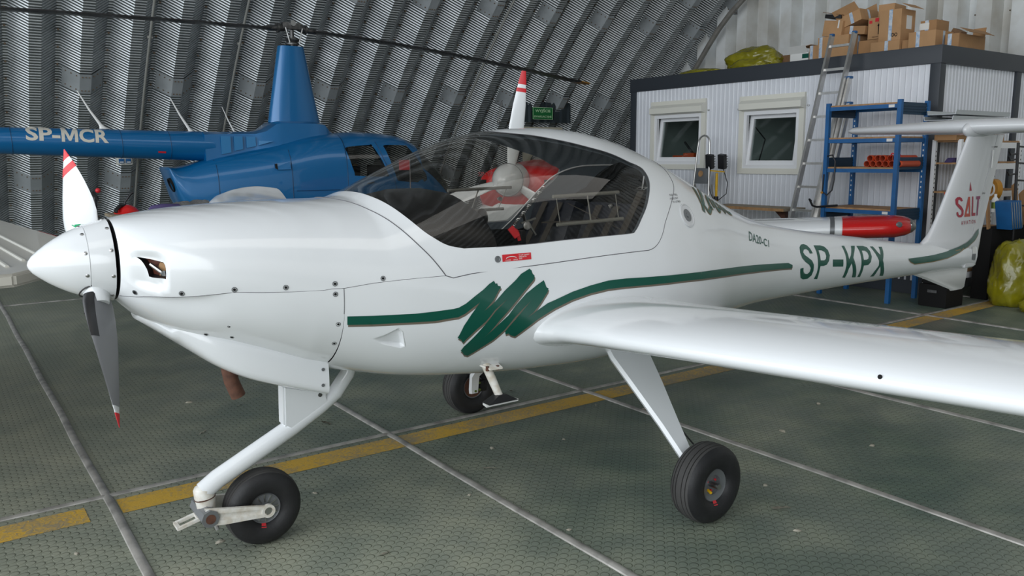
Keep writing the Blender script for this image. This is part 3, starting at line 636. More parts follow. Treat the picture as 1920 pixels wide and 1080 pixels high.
# dark gaps along every seam
def hull_line(name, pts, m, parent, r=0.0022, cowl=False, off=0.0, disp=None):
    cw = (lambda x: x <= 0.9851) if cowl == 'auto' else (lambda x: cowl)
    bmx = BM(); P2 = [S(x, a, cw(x), off + (disp(x, a) if disp else 0.0) + 1e-6) for x, a in pts]; tube(bmx, P2, r, 5, caps=False); return obj(name, bmx, m, parent)
seam = mat('panel_gap', (0.10, 0.10, 0.11), 0.7)
hull_line('panel_gap', c_rear_cowl + mir(c_rear_cowl)[::-1], seam, up, 0.0025)
hull_line('panel_gap', c_cowl_l[1:], seam, up, 0.0010, 'auto', disp=cowl_disp); hull_line('panel_gap', mir(c_cowl_l[1:]), seam, up, 0.0010, 'auto', disp=cowl_disp)
hull_line('panel_gap', c_cowl_2, seam, up, 0.0010, 'auto'); hull_line('panel_gap', mir(c_cowl_2), seam, up, 0.0010, 'auto')
bot = c_can_bot + mir(c_can_bot)[::-1]
hull_line('panel_gap', bot, seam, can, 0.0018)
rl = [(0.983, .025), (0.9837, -.2), (0.981, -.45), (0.970, -.62), (0.93, -.80)]
hull_line('panel_gap', catmull(rl[:2]) + [(0.9845, -.75)], seam, low, 0.0016, True)
wl = mat('white_seal', (0.75, 0.76, 0.78), 0.4)
hull_line('canopy_seal', catmull([(2.391, 2.888), (2.469, 2.776), (2.529, 2.647), (2.596, 2.474), (2.64, 2.337), (2.692, 2.226), (2.762, 2.112), (2.867, 1.98), (2.96, 1.80), (2.95, 1.6), (2.87, 1.3), (2.78, 1.05), (2.72, .85), (2.69, .7), (2.66, .55)]), wl, can, 0.0045, False, -0.026)
hull_line('canopy_seal', g_bot[8:], seam, can, 0.002, False, -0.001)
# screws
def screw(par, x, a, cowl=False, r=0.010):
    bmx = BM(); p = S(x, a, cowl, 0.0008); n = normal(x, a, cowl); lathe(bmx, [(0, r), (0.001, r), (0.0012, r * 0.72), (-0.001, r * 0.70), (-0.001, 0)], p, n, 14); o_ = obj('screw', fix(bmx), [M['rim']], par); bmx = BM(); lathe(bmx, [(0.0015, r * 0.5), (0.0018, 0)], p, n, 10); me_ = bmx; lathe(me_, [(0.0, r * 0.5), (0.0015, r * 0.5)], p, n, 10); obj('screw_socket', fix(me_), M['matblack'], o_); return o_
for x, a in D_SCREW: screw(up, x, a, x < .985); screw(up, x, PI - a, x < .985)
for x, a in D_SCREW2 + D_LOWSC: screw(low, x, a, True, 0.008 if (x, a) in D_LOWSC else 0.010)
# spinner
def spin_part(name, prof, m, par): bmx = BM(); lathe(bmx, prof, (0.0, 0, 1.262), (1, 0, 0), 48); return obj(name, fix(bmx), m, par, ang=25)
sp = spin_part('spinner', [(0, 0), (0.004, 0.014), (0.015, 0.030), (0.035, 0.048), (0.06, 0.068), (0.09, 0.088), (0.12, 0.105), (0.15, 0.119), (0.182, 0.131), (0.183, 0.129), (0.1845, 0.129), (0.1855, 0.1315), (0.22, 0.142), (0.262, 0.152), (0.264, 0.148), (0.264, 0)], M['white'], AC)
for i in range(10):
    an = 0.3 + i * PI / 5
    for xx, rr in ((0.172, 0.128), (0.252, 0.150)):
        bmx = BM(); d = Vector((-0.25, math.cos(an), math.sin(an))).normalized(); lathe(bmx, [(-0.002, 0.0065), (0.0015, 0.0065), (0.003, 0.004), (0.003, 0)], Vector((xx, math.cos(an) * rr, 1.262 + math.sin(an) * rr)), d, 10)
        obj('screw', bmx, M['steel'], sp)
# propeller blades
def blade(tip, side, name='propeller_blade'):
    hub = Vector((0.205, 0, 1.262)); tip = Vector(tip); ax = (tip - hub); L = ax.length; ax.normalize()
    tang = Vector((1, 0, 0)).cross(ax).normalized() * side
    rings = []; st = [(0.13, .030, .034, 60, 0), (0.20, .045, .028, 56, 0), (0.27, .064, .020, 50, .0), (0.36, .074, .015, 44, .002), (0.46, .076, .011, 40, .004), (0.55, .071, .008, 37, .004), (0.64, .062, .006, 35, .0), (0.72, .052, .0045, 33, -.003), (0.82, .037, .0035, 31, -.006), (0.92, .018, .003, 30, -.010), (1.0, .002, .001, 30, -.014)]
    for t, ch, th, tw, sw in st:
        r = t * L; tw = math.radians(tw); c = hub + ax * r; cd_ = tang * math.cos(tw) + Vector((-1, 0, 0)) * math.sin(tw); nd = cd_.cross(ax).normalized()
        c = c + tang * sw
        rings.append([c + cd_ * (ch * math.cos(k * 2 * PI / 20)) + nd * (th * math.sin(k * 2 * PI / 20) * (1 + 0.35 * math.cos(k * 2 * PI / 20))) for k in range(20)])
    return rings, hub, ax, tang, L
def seg_rings(rings, a, b):
    """rings resampled between parameter a..b in index space"""
    out = []; n = len(rings) - 1
    ts = [a] + [i for i in range(n + 1) if a < i < b] + [b]
    for t in ts:
        i = min(int(t), n - 1); f = t - i; out.append([p.lerp(q, f) for p, q in zip(rings[i], rings[i + 1])])
    return out
def make_blade(tip, side, dark=False):
    rings, hub, ax, tang, L = blade(tip, side)
    o = obj('propeller_blade', loft(rings), M['white'] if not dark else M['white'], AC, ang=60)
    return o, rings, hub, ax, tang, L
bl1, rg, hub, ax, tang, L = make_blade((0.2, 0.401, 1.66), -1)
def grow(rs, k=1.02):
    out = []
    for r in rs:
        c = sum(r, Vector()) / len(r); out.append([c + (p - c) * k for p in r])
    return out
for a, b in ((8.9, 10.0), (7.7, 8.35)):
    obj('tip_band', loft(grow(seg_rings(rg, a, b), 1.05), cap=False), M['lred'], bl1, ang=60)
bl2, rg2, hub2, ax2, tang2, L2 = make_blade((0.2, -0.340, 0.723), -1)
obj('tip_band', loft(grow(seg_rings(rg2, 9.0, 10.0), 1.05), cap=False), M['lred'], bl2, ang=60)
# grey painted back faces and dark erosion strip of the lower blade
def strip_on(rs, k0, k1, a, b, name, m, par, off=1.04):
    R = grow(seg_rings(rs, a, b), off); bmx = BM(); V = [[bmx.verts.new(r[k % 20]) for k in range(k0, k1 + 1)] for r in R]
    for A_, B_ in zip(V, V[1:]):
        for k in range(len(A_) - 1): bmx.faces.new((A_[k], A_[k + 1], B_[k + 1], B_[k]))
    return obj(name, bmx, m, par, ang=60)
bm = BM(); tube(bm, [hub2 + ax2 * .085, hub2 + ax2 * .135, hub2 + ax2 * .175], [.052, .046, .036], 20); obj('root_cuff', bm, M['white'], bl2)
strip_on(rg2, 0, 10, 1.3, 8.6, 'grey_back_face', M['bladegrey'], bl2)
bm = BM(); ctr = Vector((0.205, 0, 1.262)) + ax2 * .128; tube(bm, [ctr + Vector((math.cos(k * PI / 12) * .056, 0, 0)) + ax2.cross(Vector((1, 0, 0))).normalized() * math.sin(k * PI / 12) * .050 - ax2 * (.010 * math.sin(k * PI / 12) ** 2) for k in range(24)], .003, 6, closed=True); obj('cutout_edge', bm, M['black'], sp)
strip_on(rg2, -1, 3, 1.3, 4.4, 'erosion_strip', M['black'], bl2, 1.06)
# green arrow mark near the root of the raised blade
def bpt(rs, t, k, off=1.05):
    i = min(int(t), len(rs) - 2); f = t - i; R_ = [p.lerp(q, f) for p, q in zip(rs[i], rs[i + 1])]; c = sum(R_, Vector()) / len(R_); k0 = int(math.floor(k)); g = k - k0
    p = R_[k0 % 20].lerp(R_[(k0 + 1) % 20], g); return c + (p - c) * off
for pts in (((2.0, 13.2), (2.75, 16.6), (2.22, 14.9)), ((2.28, 14.7), (2.70, 16.4), (2.05, 15.6))):
    bm = BM(); bm.faces.new([bm.verts.new(bpt(rg, t, k)) for t, k in pts]); obj('green_mark', bm, M['lgreen'], bl1, smooth=False)
# ---- decals on the flanks
FIN_LE0, FIN_LE1 = (6.05, 0.93), (6.60, 1.74)
def fin_half(x, z):
    """half thickness of the fin at x,z"""
    if z < 0.858: return 0.0
    z = max(z, 0.931)
    t = (z - 0.93) / (1.74 - 0.93); le = 6.12 + 0.50 * t - 0.10 * math.exp(-t * 12); te = 6.98 + 0.26 * t; c = te - le; u = (x - le) / c
    if u <= 0 or u >= 1: return 0.0
    return c * 0.105 * (2.969 * math.sqrt(u) - 1.26 * u - 3.516 * u * u + 2.843 * u ** 3 - 1.036 * u ** 4) / 1.0 * 0.55 + 0.02 * math.exp(-max(0, t) * 14) * smooth01(u * 3)
def side_pt(x, z, off=0.001, right=False):
    zt, zb, zc, w, nt, nb = sec(x)
    if x > 5.9:
        y = (-S(x, xz2a(x, z))[1] if zb < z < zt else 0.0) + off
        y = max(y, fin_half(x, z) + off)
        return (x, (y if right else -y), z)
    a = xz2a(x, z); p = S(x, a, False, off)
    return (p[0], (-p[1] if right else p[1]), p[2])
def decal(name, polys, m, par, off=0.001, step=0.02, right=False, dx=0, dz=0):
    polys = [[(x + dx, z + dz) for x, z in p] for p in polys]
    V, F, _ = region(polys, lambda x, z: side_pt(x, z, off, right), step, 1.0, step)
    return obj(name, (V, F), m, par, ang=80)
st = decal('green_stripe', [D_STRIPE], M['green'], fus, 0.0016)
decal('stripe_shadow', [D_STRIPE], M['taupe'], st, 0.0008, dx=0.004, dz=-0.0095)
for i, g in enumerate(D_REG): decal('registration_letter', g, M['green'], fus, 0.0016, 0.02)
ts = decal('green_tail_stripe', [D_TSTRIPE], M['green'], fus, 0.005)
decal('stripe_shadow', [D_TSTRIPE], M['gold'], ts, 0.0035, dx=0.003, dz=-0.007)
def strokes(name, pts, w, m, par, off, ws=1.0):
    """script stroke drawn along (x,a) points on the hull"""
    P_ = [Vector(S(x, a, False, off)) for x, a in catmull(pts, 6)]; N_ = [Vector(normal(x, a)) for x, a in catmull(pts, 6)]
    bmx = BM(); V = []
    for i, p in enumerate(P_):
        d = (P_[min(i + 1, len(P_) - 1)] - P_[max(i - 1, 0)])
        if d.length < 1e-7: d = Vector((1, 0, 0))
        s = N_[i].cross(d).normalized() * w; V.append((bmx.verts.new(p - s), bmx.verts.new(p + s)))
    for (a, b), (c_, d_) in zip(V, V[1:]): bmx.faces.new((a, b, d_, c_))
    return obj(name, bmx, m, par, ang=80)
for kk in (D_K1, D_K2, D_K3, D_K4, D_K5, D_K6, D_K7, D_K8):
    s_ = strokes('script_letter', kk, 0.017, M['gold'], fus, 0.0015); strokes('letter_fill', kk, 0.011, M['green'], s_, 0.0030)
def superring(x, yc, zc, w, h, n=2.6, seg=36, sh=0.0):
    r = []
    for k in range(seg):
        a = 2 * PI * k / seg; c, s = math.cos(a), math.sin(a)
        r.append((x + sh * (s if s > 0 else 0), yc + w * math.copysign(abs(c) ** (2 / n), c), zc + h * math.copysign(abs(s) ** (2 / n), s)))
    return r
# ---- wings
def foil(n=22, camber=0.03):
    pts = []
    for i in range(n + 1):
        b = PI * i / n; x = 0.5 * (1 + math.cos(b)); yt = 5 * (0.2969 * math.sqrt(x) - 0.126 * x - 0.3516 * x * x + 0.2843 * x ** 3 - 0.1036 * x ** 4)
        pts.append((x, yt, 1))
    for i in range(1, n):
        b = PI * i / n; x = 0.5 * (1 - math.cos(b)); yt = 5 * (0.2969 * math.sqrt(x) - 0.126 * x - 0.3516 * x * x + 0.2843 * x ** 3 - 0.1036 * x ** 4)
        pts.append((x, yt, -1))
    return [(x, (yt * s), camber * 4 * x * (1 - x) * (1.3 - 0.6 * x)) for x, yt, s in pts]
FO = foil()
def section(x0, y, z0, ch, th, inc, camber=1.0):
    return [(x0 + u * ch, y, z0 + (t * th + c * camber) * ch - u * ch * inc) for u, t, c in FO]
def wing(side):
    st = [(0.20, 1.62, 1.85, 0.150, .835), (0.36, 1.70, 1.62, 0.155, .845), (0.46, 1.775, 1.46, 0.158, .855), (0.54, 1.84, 1.33, 0.155, .866), (0.64, 1.878, 1.235, 0.150, .876), (0.80, 1.89, 1.19, 0.147, .888), (1.2, 1.90, 1.155, 0.143, .915), (2.5, 1.935, 1.06, 0.14, 1.0), (4.0, 1.98, 0.93, 0.13, 1.098), (4.9, 2.010, 0.855, 0.12, 1.163), (5.1, 2.03, 0.84, 0.115, 1.195), (5.24, 2.12, 0.76, 0.10, 1.235), (5.33, 2.28, 0.59, 0.085, 1.285), (5.37, 2.42, 0.43, 0.06, 1.315), (5.385, 2.50, 0.33, 0.04, 1.325)]
    rings = [section(x, y * side, z, ch, th, 0.055) for y, x, ch, th, z in st]
    # finer spanwise sampling
    R = []
    for a, b in zip(rings, rings[1:]):
        n = 3
        for k in range(n): R.append([tuple(p + (q - p) * k / n for p, q in zip(u, v)) for u, v in zip(a, b)])
    R.append(rings[-1])
    return obj('wing', loft(R), M['white'], AC, ang=50), st
wl_, wst = wing(-1); wr_, _ = wing(1)
def wing_z(x, y, up=1):
    st = sorted(wst); y = abs(y)
    for a, b in zip(st, st[1:]):
        if a[0] <= y <= b[0]:
            f = (y - a[0]) / (b[0] - a[0]); x0, ch, th, z0 = [a[i] + (b[i] - a[i]) * f for i in (1, 2, 3, 4)]
            u = min(1, max(0, (x - x0) / ch)); yt = 5 * (0.2969 * math.sqrt(u) - 0.126 * u - 0.3516 * u * u + 0.2843 * u ** 3 - 0.1036 * u ** 4)
            return z0 + (yt * th * up + 0.03 * 4 * u * (1 - u) * (1.3 - 0.6 * u)) * ch - u * ch * 0.055
    return 1.0
for sd, w_ in ((-1, wl_), (1, wr_)):
    for ya, yb, nm in ((0.75, 2.75, 'flap_gap'), (2.80, 4.9, 'aileron_gap')):
        bm = BM(); pts = []
        for k in range(31):
            y = ya + (yb - ya) * k / 30; xx = 1.935 + 1.06 * 0.80 - (y - 2.5) * 0.045; pts.append((xx, y * sd, wing_z(xx, y) + 0.0004))
        tube(bm, pts, 0.0028, 5); obj(nm, bm, seam, w_)
    bm = BM(); y = 2.07; lathe(bm, [(0, 0.007), (0.002, 0.007), (0.002, 0)], (1.937 - 0.006, y * sd, 0.992), (-1, 0, 0.25), 12); obj('vent_hole', fix(bm), M['matblack'], w_)
# tip notch seen on the far wing
# ---- fin, rudder, stabiliser
def fin_ring(z, u0, u1, n=16):
    t = (z - 0.93) / 0.81; le = 6.12 + 0.50 * t - 0.10 * math.exp(-max(-0.05, t) * 12); te = 6.98 + 0.26 * t; c = te - le; L_, R_ = [], []
    for k in range(n + 1):
        q = k / n; u = u0 + (u1 - u0) * (q * q if u0 == 0 else q); x = le + u * c; h = fin_half(x, max(z, 0.931)) if 0 < u < 1 else 0
        L_.append((x, -h - (0.0006 if u >= 1 else 0), z)); R_.append((x, h + (0.0006 if u >= 1 else 0), z))
    return L_ + R_[::-1][:-1 if u0 == 0 else None]
zs = [0.86, 0.93, 0.95, 0.98, 1.02, 1.08, 1.16, 1.28, 1.42, 1.56, 1.66, 1.72, 1.78]
fin = obj('fin', loft([fin_ring(z, 0, 0.74) for z in zs]), M['silverw'], AC, ang=50)
rud = obj('rudder', loft([fin_ring(z, 0.755, 1.0, 6) for z in [0.70, 0.75, 0.80, 0.90] + zs[2:]]), M['silverw'], AC, ang=50)
for zz in (0.84, 1.30, 1.68):
    t = (zz - 0.93) / 0.81; x = 6.12 + 0.5 * t + 0.745 * (0.86 - 0.24 * t); bm = BM(); tube(bm, [(x, -0.045, zz), (x, 0.045, zz)], 0.006, 8); obj('hinge', bm, M['steel'], rud)
bm = BM(); box(bm, (7.02, -0.032, 1.58), (0.022, 0.006, 0.15), bev=0.002); obj('trim_tab', bm, M['whitep'], rud)
def stab_ring(y, x0, ch, th, z): return [(x0 + u * ch, y, z + t * th * ch) for u, t, c in FO]
sst = [(-1.24, 6.95, .18, .08), (-1.215, 6.86, .30, .16), (-1.15, 6.82, .35, .20), (-0.6, 6.70, .45, .22), (-0.12, 6.60, .54, .235), (0.12, 6.60, .54, .235), (0.6, 6.70, .45, .22), (1.15, 6.82, .35, .20), (1.215, 6.86, .30, .16), (1.24, 6.95, .18, .08)]
obj('stabiliser', loft([stab_ring(y, x, c_, t, 1.842) for y, x, c_, t in sst]), M['silverw'], AC, ang=50)
bm = BM(); lathe(bm, [(0, 0), (0.01, 0.022), (0.05, 0.05), (0.12, 0.068), (0.25, 0.075), (0.42, 0.062), (0.55, 0.040), (0.66, 0.012), (0.68, 0)], (6.56, 0, 1.815), (1, 0, 0.03), 28)
for v in bm.verts: v.co.y *= 0.8
obj('tail_fairing', fix(bm), M['silverw'], fin, ang=50)
bm = BM(); rings = []
for z, xa, xb, h in ((0.705, 5.90, 6.80, .016), (0.66, 6.07, 6.79, .016), (0.525, 6.52, 6.765, .014), (0.508, 6.545, 6.74, .008)):
    rings.append([(xa, 0, z), (xa + 0.05, -h, z), (xb - 0.02, -h, z), (xb, 0, z), (xb - 0.02, h, z), (xa + 0.05, h, z)])
obj('ventral_fin', loft(rings), M['whitep'], AC)
# logo on the fin
for i, g in enumerate(D_LOGO):
    mm = [M['logored'], M['logored'], M['logoorange'], M['logored'], M['logoplum']][i]
    decal('logo_letter' if i else 'logo_spike', g, mm, fin, 0.0025, 0.02)
def quad_map(q):
    def f(u, v):
        x = (q[0][0] * (1 - u) + q[1][0] * u) * (1 - v) + (q[3][0] * (1 - u) + q[2][0] * u) * v
        z = (q[0][1] * (1 - u) + q[1][1] * u) * (1 - v) + (q[3][1] * (1 - u) + q[2][1] * u) * v
        return x, z
    return f
qm = quad_map(D_AVI); text_mesh('logo_text', 'A V I A T I O N', lambda u, v: side_pt(*qm(u, v), 0.0025), M['logored'], fin, bold=0.012)
for i, g in enumerate(D_TSTICK): decal('data_plate', [g], M['paper'] if i == 0 else M['rim'], fin, 0.003)
# model lettering and small stencils on the flank
qm2 = quad_map([(3.62, 1.135), (3.86, 1.075), (3.885, 1.115), (3.66, 1.185)]); text_mesh('model_text', 'DA20-C1', lambda u, v: side_pt(*qm2(u, v), 0.002), M['green'], fus, bold=0.01)
def line_of_text(s, x, z, w, h, m, par, slope=0.0, off=0.0018):
    return text_mesh('stencil_text', s, lambda u, v: side_pt(x + u * w, z + v * h + slope * u * w, off), m, par)
line_of_text('FUEL 100LL', 2.80, 1.425, 0.085, 0.010, M['dsteel'], fus); line_of_text('AVGAS ONLY', 2.79, 1.408, 0.085, 0.010, M['dsteel'], fus); line_of_text('91 LITRES', 2.805, 1.391, 0.08, 0.010, M['dsteel'], fus)
# fuel cap
bm = BM(); fc = Vector(S(2.904, 0.5253)); fn = Vector(normal(2.904, 0.5253)); lathe(bm, [(-0.004, 0.064), (0.003, 0.064), (0.0045, 0.058), (0.002, 0.055), (0.003, 0.0)], fc, fn, 36); fco = obj('fuel_cap', fix(bm), M['silverw'], fus)
bm = BM(); lathe(bm, [(0.0025, 0.034), (0.005, 0.034), (0.005, 0.031), (0.0042, 0.0)], fc, fn, 30); lathe(bm, [(0.004, 0.012), (0.009, 0.012), (0.009, 0)], fc, fn, 14); obj('cap_latch', fix(bm), M['rim'], fco)
# canopy lock and red placard
bm = BM(); p = S(1.6461, 0.2258); n_ = normal(1.6461, 0.2258); lathe(bm, [(-0.002, 0.014), (0.003, 0.014), (0.004, 0.010), (0.001, 0.008), (0.001, 0)], p, n_, 18); obj('lock', fix(bm), M['rim'], can)
plq = [(1.6681, 1.195), (1.8151, 1.195), (1.816, 1.224), (1.6692, 1.224)]
pc = decal('placard', [plq], M['lred'], can, 0.0016, 0.02); qm3 = quad_map(plq)
text_mesh('placard_text', 'TO LIFT CANOPY\nOPEN BOTH\nSIDES', lambda u, v: side_pt(*qm3(0.56 + u * 0.38, 0.14 + v * 0.70), 0.0026), M['paper'], pc, bold=0.01)
text_mesh('placard_text', 'CLOSE     OPEN', lambda u, v: side_pt(*qm3(0.10 + u * 0.42, 0.10 + v * 0.14), 0.0026), M['paper'], pc, bold=0.01)
bm = BM(); prev = None
for k in range(13):
    a = PI * (0.15 + 0.7 * k / 12); u = 0.30 - 0.20 * math.cos(a); v = 0.30 + 0.42 * math.sin(a) - 0.12
    q = (bm.verts.new(side_pt(*qm3(u, v), 0.0026)), bm.verts.new(side_pt(*qm3(u, v + 0.10), 0.0026)))
    if prev: bm.faces.new((prev[0], q[0], q[1], prev[1]))
    prev = q
obj('placard_arrow', bm, M['paper'], pc)
# ---- landing gear
def wheel(name, c, R, w, par_name='wheel', rimstyle='main', out=-1):
    """wheel with axle along y; out = side of the outer face"""
    w_ = bpy.data.objects.new(name, None); C.objects.link(w_); w_.parent = AC; w_.location = c
    h = w / 2; Rr = R * 0.40
    prof = [(-h * 0.62, Rr), (-h * 0.86, Rr * 1.14), (-h, R * 0.68), (-h * 0.96, R * 0.82), (-h * 0.80, R * 0.915), (-h * 0.66, R * 0.957)]
    tr = [(-h * 0.66, R * 0.957)]
    for g in (-0.48, -0.22, 0.22, 0.48):
        for dx, dr in ((-0.035, 0), (-0.03, -0.006), (0.03, -0.006), (0.035, 0)):
            tr.append((h * (g + dx), R * (1 - 0.045 * (g / 0.66) ** 2) + dr))
    tr.append((h * 0.66, R * 0.957))
    bm = BM(); lathe(bm, prof, (0, 0, 0), (0, 1, 0), 64); lathe(bm, [(-a, b) for a, b in prof][::-1], (0, 0, 0), (0, 1, 0), 64); lathe(bm, [(-h * 0.62, Rr), (h * 0.62, Rr)], (0, 0, 0), (0, 1, 0), 64)
    ty = obj('tyre', fix(bm), M['rubber'], w_, ang=50)
    bm = BM(); lathe(bm, tr, (0, 0, 0), (0, 1, 0), 64); obj('tread', bm, M['tread'], ty, ang=30)
    bm = BM()
    if rimstyle == 'main': pr = [(h * 0.66, Rr * 1.04), (h * 0.70, Rr * 1.0), (h * 0.66, Rr * 0.94), (h * 0.60, Rr * 0.62), (h * 0.35, Rr * 0.58), (h * 0.32, Rr * 0.25), (h * 0.35, 0)]
    else: pr = [(h * 0.60, Rr * 1.04), (h * 0.66, Rr * 1.0), (h * 0.62, Rr * 0.94), (h * 0.56, Rr * 0.90), (h * 0.56, Rr * 0.40), (h * 0.62, Rr * 0.38), (h * 0.62, Rr * 0.28), (h * 0.50, Rr * 0.26), (h * 0.5, 0)]
    for s in (1, -1): lathe(bm, [(a * s, b) for a, b in pr], (0, 0, 0), (0, 1, 0), 48)
    rm = obj('rim', fix(bm), M['rim'], w_, ang=30)
    bm = BM()
    if rimstyle == 'nose':
        for s in (1, -1):
            for k in range(12):
                a = k * PI / 6; bm = BM(); bar(bm, (math.cos(a) * Rr * 0.40, s * h * 0.58, math.sin(a) * Rr * 0.40), (math.cos(a) * Rr * 0.92, s * h * 0.58, math.sin(a) * Rr * 0.92), 0.004, 0.006, (0, 1, 0)); obj('rim_rib', bm, M['steel'], rm)
        bm = BM()
    tube(bm, [(0, -h * 0.3, 0), (0, -h * 1.05, 0)], 0.013, 14) if rimstyle == 'main' else None
    if rimstyle == 'main':
        for v in list(bm.verts): v.co.y *= -out if out > 0 else 1
        obj('axle_end', bm, M['steel'], rm)
        bm = BM(); tube(bm, [(-0.028, out * h * 0.5, -0.020), (-0.034, out * h * 0.82, -0.024)], 0.0065, 10); obj('valve_cap', bm, M['yellow'], rm)
        for k in range(3):
            bm = BM(); a = k * 2.1 + 0.5; tube(bm, [(math.cos(a) * 0.03, out * h * 0.36, math.sin(a) * 0.03), (math.cos(a) * 0.03, out * h * 0.45, math.sin(a) * 0.03)], 0.005, 8)
            obj('rim_bolt', bm, M['lred'], rm)
    return w_, rm, ty, h, Rr
def red_mark(par, h, Rr, R, out, ang=-1.62):
    bm = BM(); V = []
    for k in range(5):
        a = ang - 0.14 + 0.28 * k / 4
        V.append((bm.verts.new((math.cos(a) * Rr * 0.97, out * (h * 0.71), math.sin(a) * Rr * 0.97)), bm.verts.new((math.cos(a) * Rr * 1.22, out * (h * 0.905), math.sin(a) * Rr * 1.22))))
    for (a, b), (c_, d_) in zip(V, V[1:]): bm.faces.new((a, b, d_, c_))
    obj('creep_mark', bm, M['lred'], par)
for sd in (-1, 1):
    w_, rm, ty, h, Rr = wheel('main_wheel', (2.46, sd * 0.985, 0.181), 0.181, 0.145, rimstyle='main', out=sd)
    red_mark(rm, h, Rr, 0.181, sd)
    # composite spring leg
    rings = []
    for t, x0, x1, y, z in ((0, 2.36, 2.62, .33, .80), (.15, 2.365, 2.615, .45, .655), (.4, 2.372, 2.565, .60, .535), (.7, 2.388, 2.51, .76, .395), (1.0, 2.40, 2.475, .885, .275), (1.08, 2.405, 2.475, .905, .18), (1.1, 2.41, 2.475, .91, .15)):
        th = 0.017; n = Vector((0, 0.68, 0.73)) if t < 1.05 else Vector((0, 1, 0))
        c0 = Vector((x0, y, z)); c1 = Vector((x1, y, z)); ring = []
        for p, s in ((c0 + Vector((0.010, 0, 0)), -1), (c1 - Vector((0.010, 0, 0)), -1), (c1, 0), (c1 - Vector((0.010, 0, 0)), 1), (c0 + Vector((0.010, 0, 0)), 1), (c0, 0)):
            q = p + n * (th * s); ring.append((q.x, q.y * sd, q.z))
        rings.append(ring)
    lg = obj('main_leg', loft(rings), M['white'], AC, ang=40)
    bm = BM(); lathe(bm, [(-0.003, 0.068), (0.003, 0.068), (0.003, 0.03), (-0.003, 0.03), (-0.003, 0.068)], (2.46, sd * 0.94, 0.181), (0, 1, 0), 32); obj('brake_disc', bm, M['brown'], lg)
    bm = BM(); box(bm, (2.515, sd * 0.925, 0.185), (0.05, 0.045, 0.07), bev=0.006); cal = obj('brake_caliper', bm, M['black'], lg)
    for dx, dz in ((-.035, .025), (-.035, -.02), (-.005, .03), (-.005, -.015)):
        bm = BM(); tube(bm, [(2.46 + dx + 0.02, sd * 0.91, 0.185 + dz), (2.46 + dx + 0.02, sd * 0.885, 0.185 + dz)], 0.008, 8)
        obj('brake_bolt', bm, M['wheelgreen'], lg)
    bm = BM(); tube(bm, [(2.52, sd * 0.90, 0.20), (2.55, sd * 0.86, 0.27), (2.50, sd * 0.80, 0.36), (2.47, sd * 0.70, 0.44)], 0.004, 6); obj('brake_hose', bm, M['black'], lg)
    if sd < 0:
        bm = BM()
        for k in range(3): box(bm, (2.462, -0.735 - k * 0.009 - 0.010, 0.405 - k * 0.010 - 0.012), (0.026, 0.003, 0.003), Matrix.Rotation(0.82, 3, 'X'))
        obj('stencil_text', bm, M['dsteel'], lg)
# nose gear
nl = BM(); tube(nl, [(0.540, 0, 0.285), (0.60, 0, 0.325), (0.925, 0, 0.483), (1.055, 0, 0.553), (1.13, 0, 0.60), (1.19, 0, 0.675), (1.22, 0, 0.76)], [0.040, 0.040, 0.0385, 0.037, 0.034, 0.033, 0.032], 24); leg = obj('nose_leg', nl, M['white'], AC, ang=50)
bm = BM(); tube(bm, [(0.540, 0, 0.312), (0.5405, 0, 0.306), (0.541, 0, 0.296), (0.545, 0, 0.262)], [0.020, 0.034, 0.040, 0.041], 24); tube(bm, [(0.546, 0, 0.258), (0.550, 0, 0.205)], [0.041, 0.036], 24); obj('pivot_housing', bm, M['oldwhite'], leg, ang=40)
bm = BM(); tube(bm, [(0.545, 0, 0.2605), (0.5455, 0, 0.2575)], 0.0425, 24); obj('pivot_ring', bm, M['brown'], leg)
bm = BM(); prism(bm, [(0.885, 0.68), (1.075, 0.62), (1.085, 0.575), (0.915, 0.478), (0.880, 0.50)], -0.036, 0.036, lambda u, v, d: (u, d, v)); bmesh.ops.bevel(bm, geom=bm.edges[:], offset=0.008, segments=2, affect='EDGES'); fr = obj('leg_fairing', fix(bm), M['white'], leg, ang=30)
bm = BM(); tube(bm, [(1.045, -0.035, 0.612), (1.045, -0.040, 0.612)], 0.009, 12); obj('screw', bm, M['dsteel'], fr)
fko = None
for s in (-1, 1):
    fk = BM()
    rings = []
    for x, z, hh, y in ((0.525, 0.200, 0.036, 0.070), (0.60, 0.192, 0.034, 0.082), (0.70, 0.180, 0.028, 0.086), (0.765, 0.170, 0.024, 0.086)):
        rings.append([(x, s * (y - 0.010), z - hh), (x, s * (y + 0.006), z - hh), (x, s * (y + 0.006), z - hh * 0.45), (x, s * (y - 0.002), z - hh * 0.35), (x, s * (y - 0.002), z + hh * 0.35), (x, s * (y + 0.006), z + hh * 0.45), (x, s * (y + 0.006), z + hh), (x, s * (y - 0.010), z + hh)])
    for A_, B_ in zip(rings, rings[1:]):
        a = [fk.verts.new(p) for p in A_]; b = [fk.verts.new(p) for p in B_]
        for k in range(8): fk.faces.new((a[k], a[(k + 1) % 8], b[(k + 1) % 8], b[k]))
    lathe(fk, [(-0.008, 0.028), (0.009, 0.028), (0.009, 0.017), (0.002, 0.017), (0.002, 0)], (0.775, s * 0.084, 0.169), (0, s, 0), 24)
    fko = obj('fork_arm', fix(fk), M['oldwhite'], AC, ang=30)
bm = BM(); tube(bm, [(0.540, -0.092, 0.197), (0.540, 0.092, 0.197)], 0.036, 8); obj('torsion_tube', bm, M['rim'], fko)
bm = BM(); tube(bm, [(0.540, -0.0935, 0.197), (0.540, 0.0935, 0.197)], 0.020, 16); obj('tube_bore', bm, M['brown'], fko)
bm = BM()
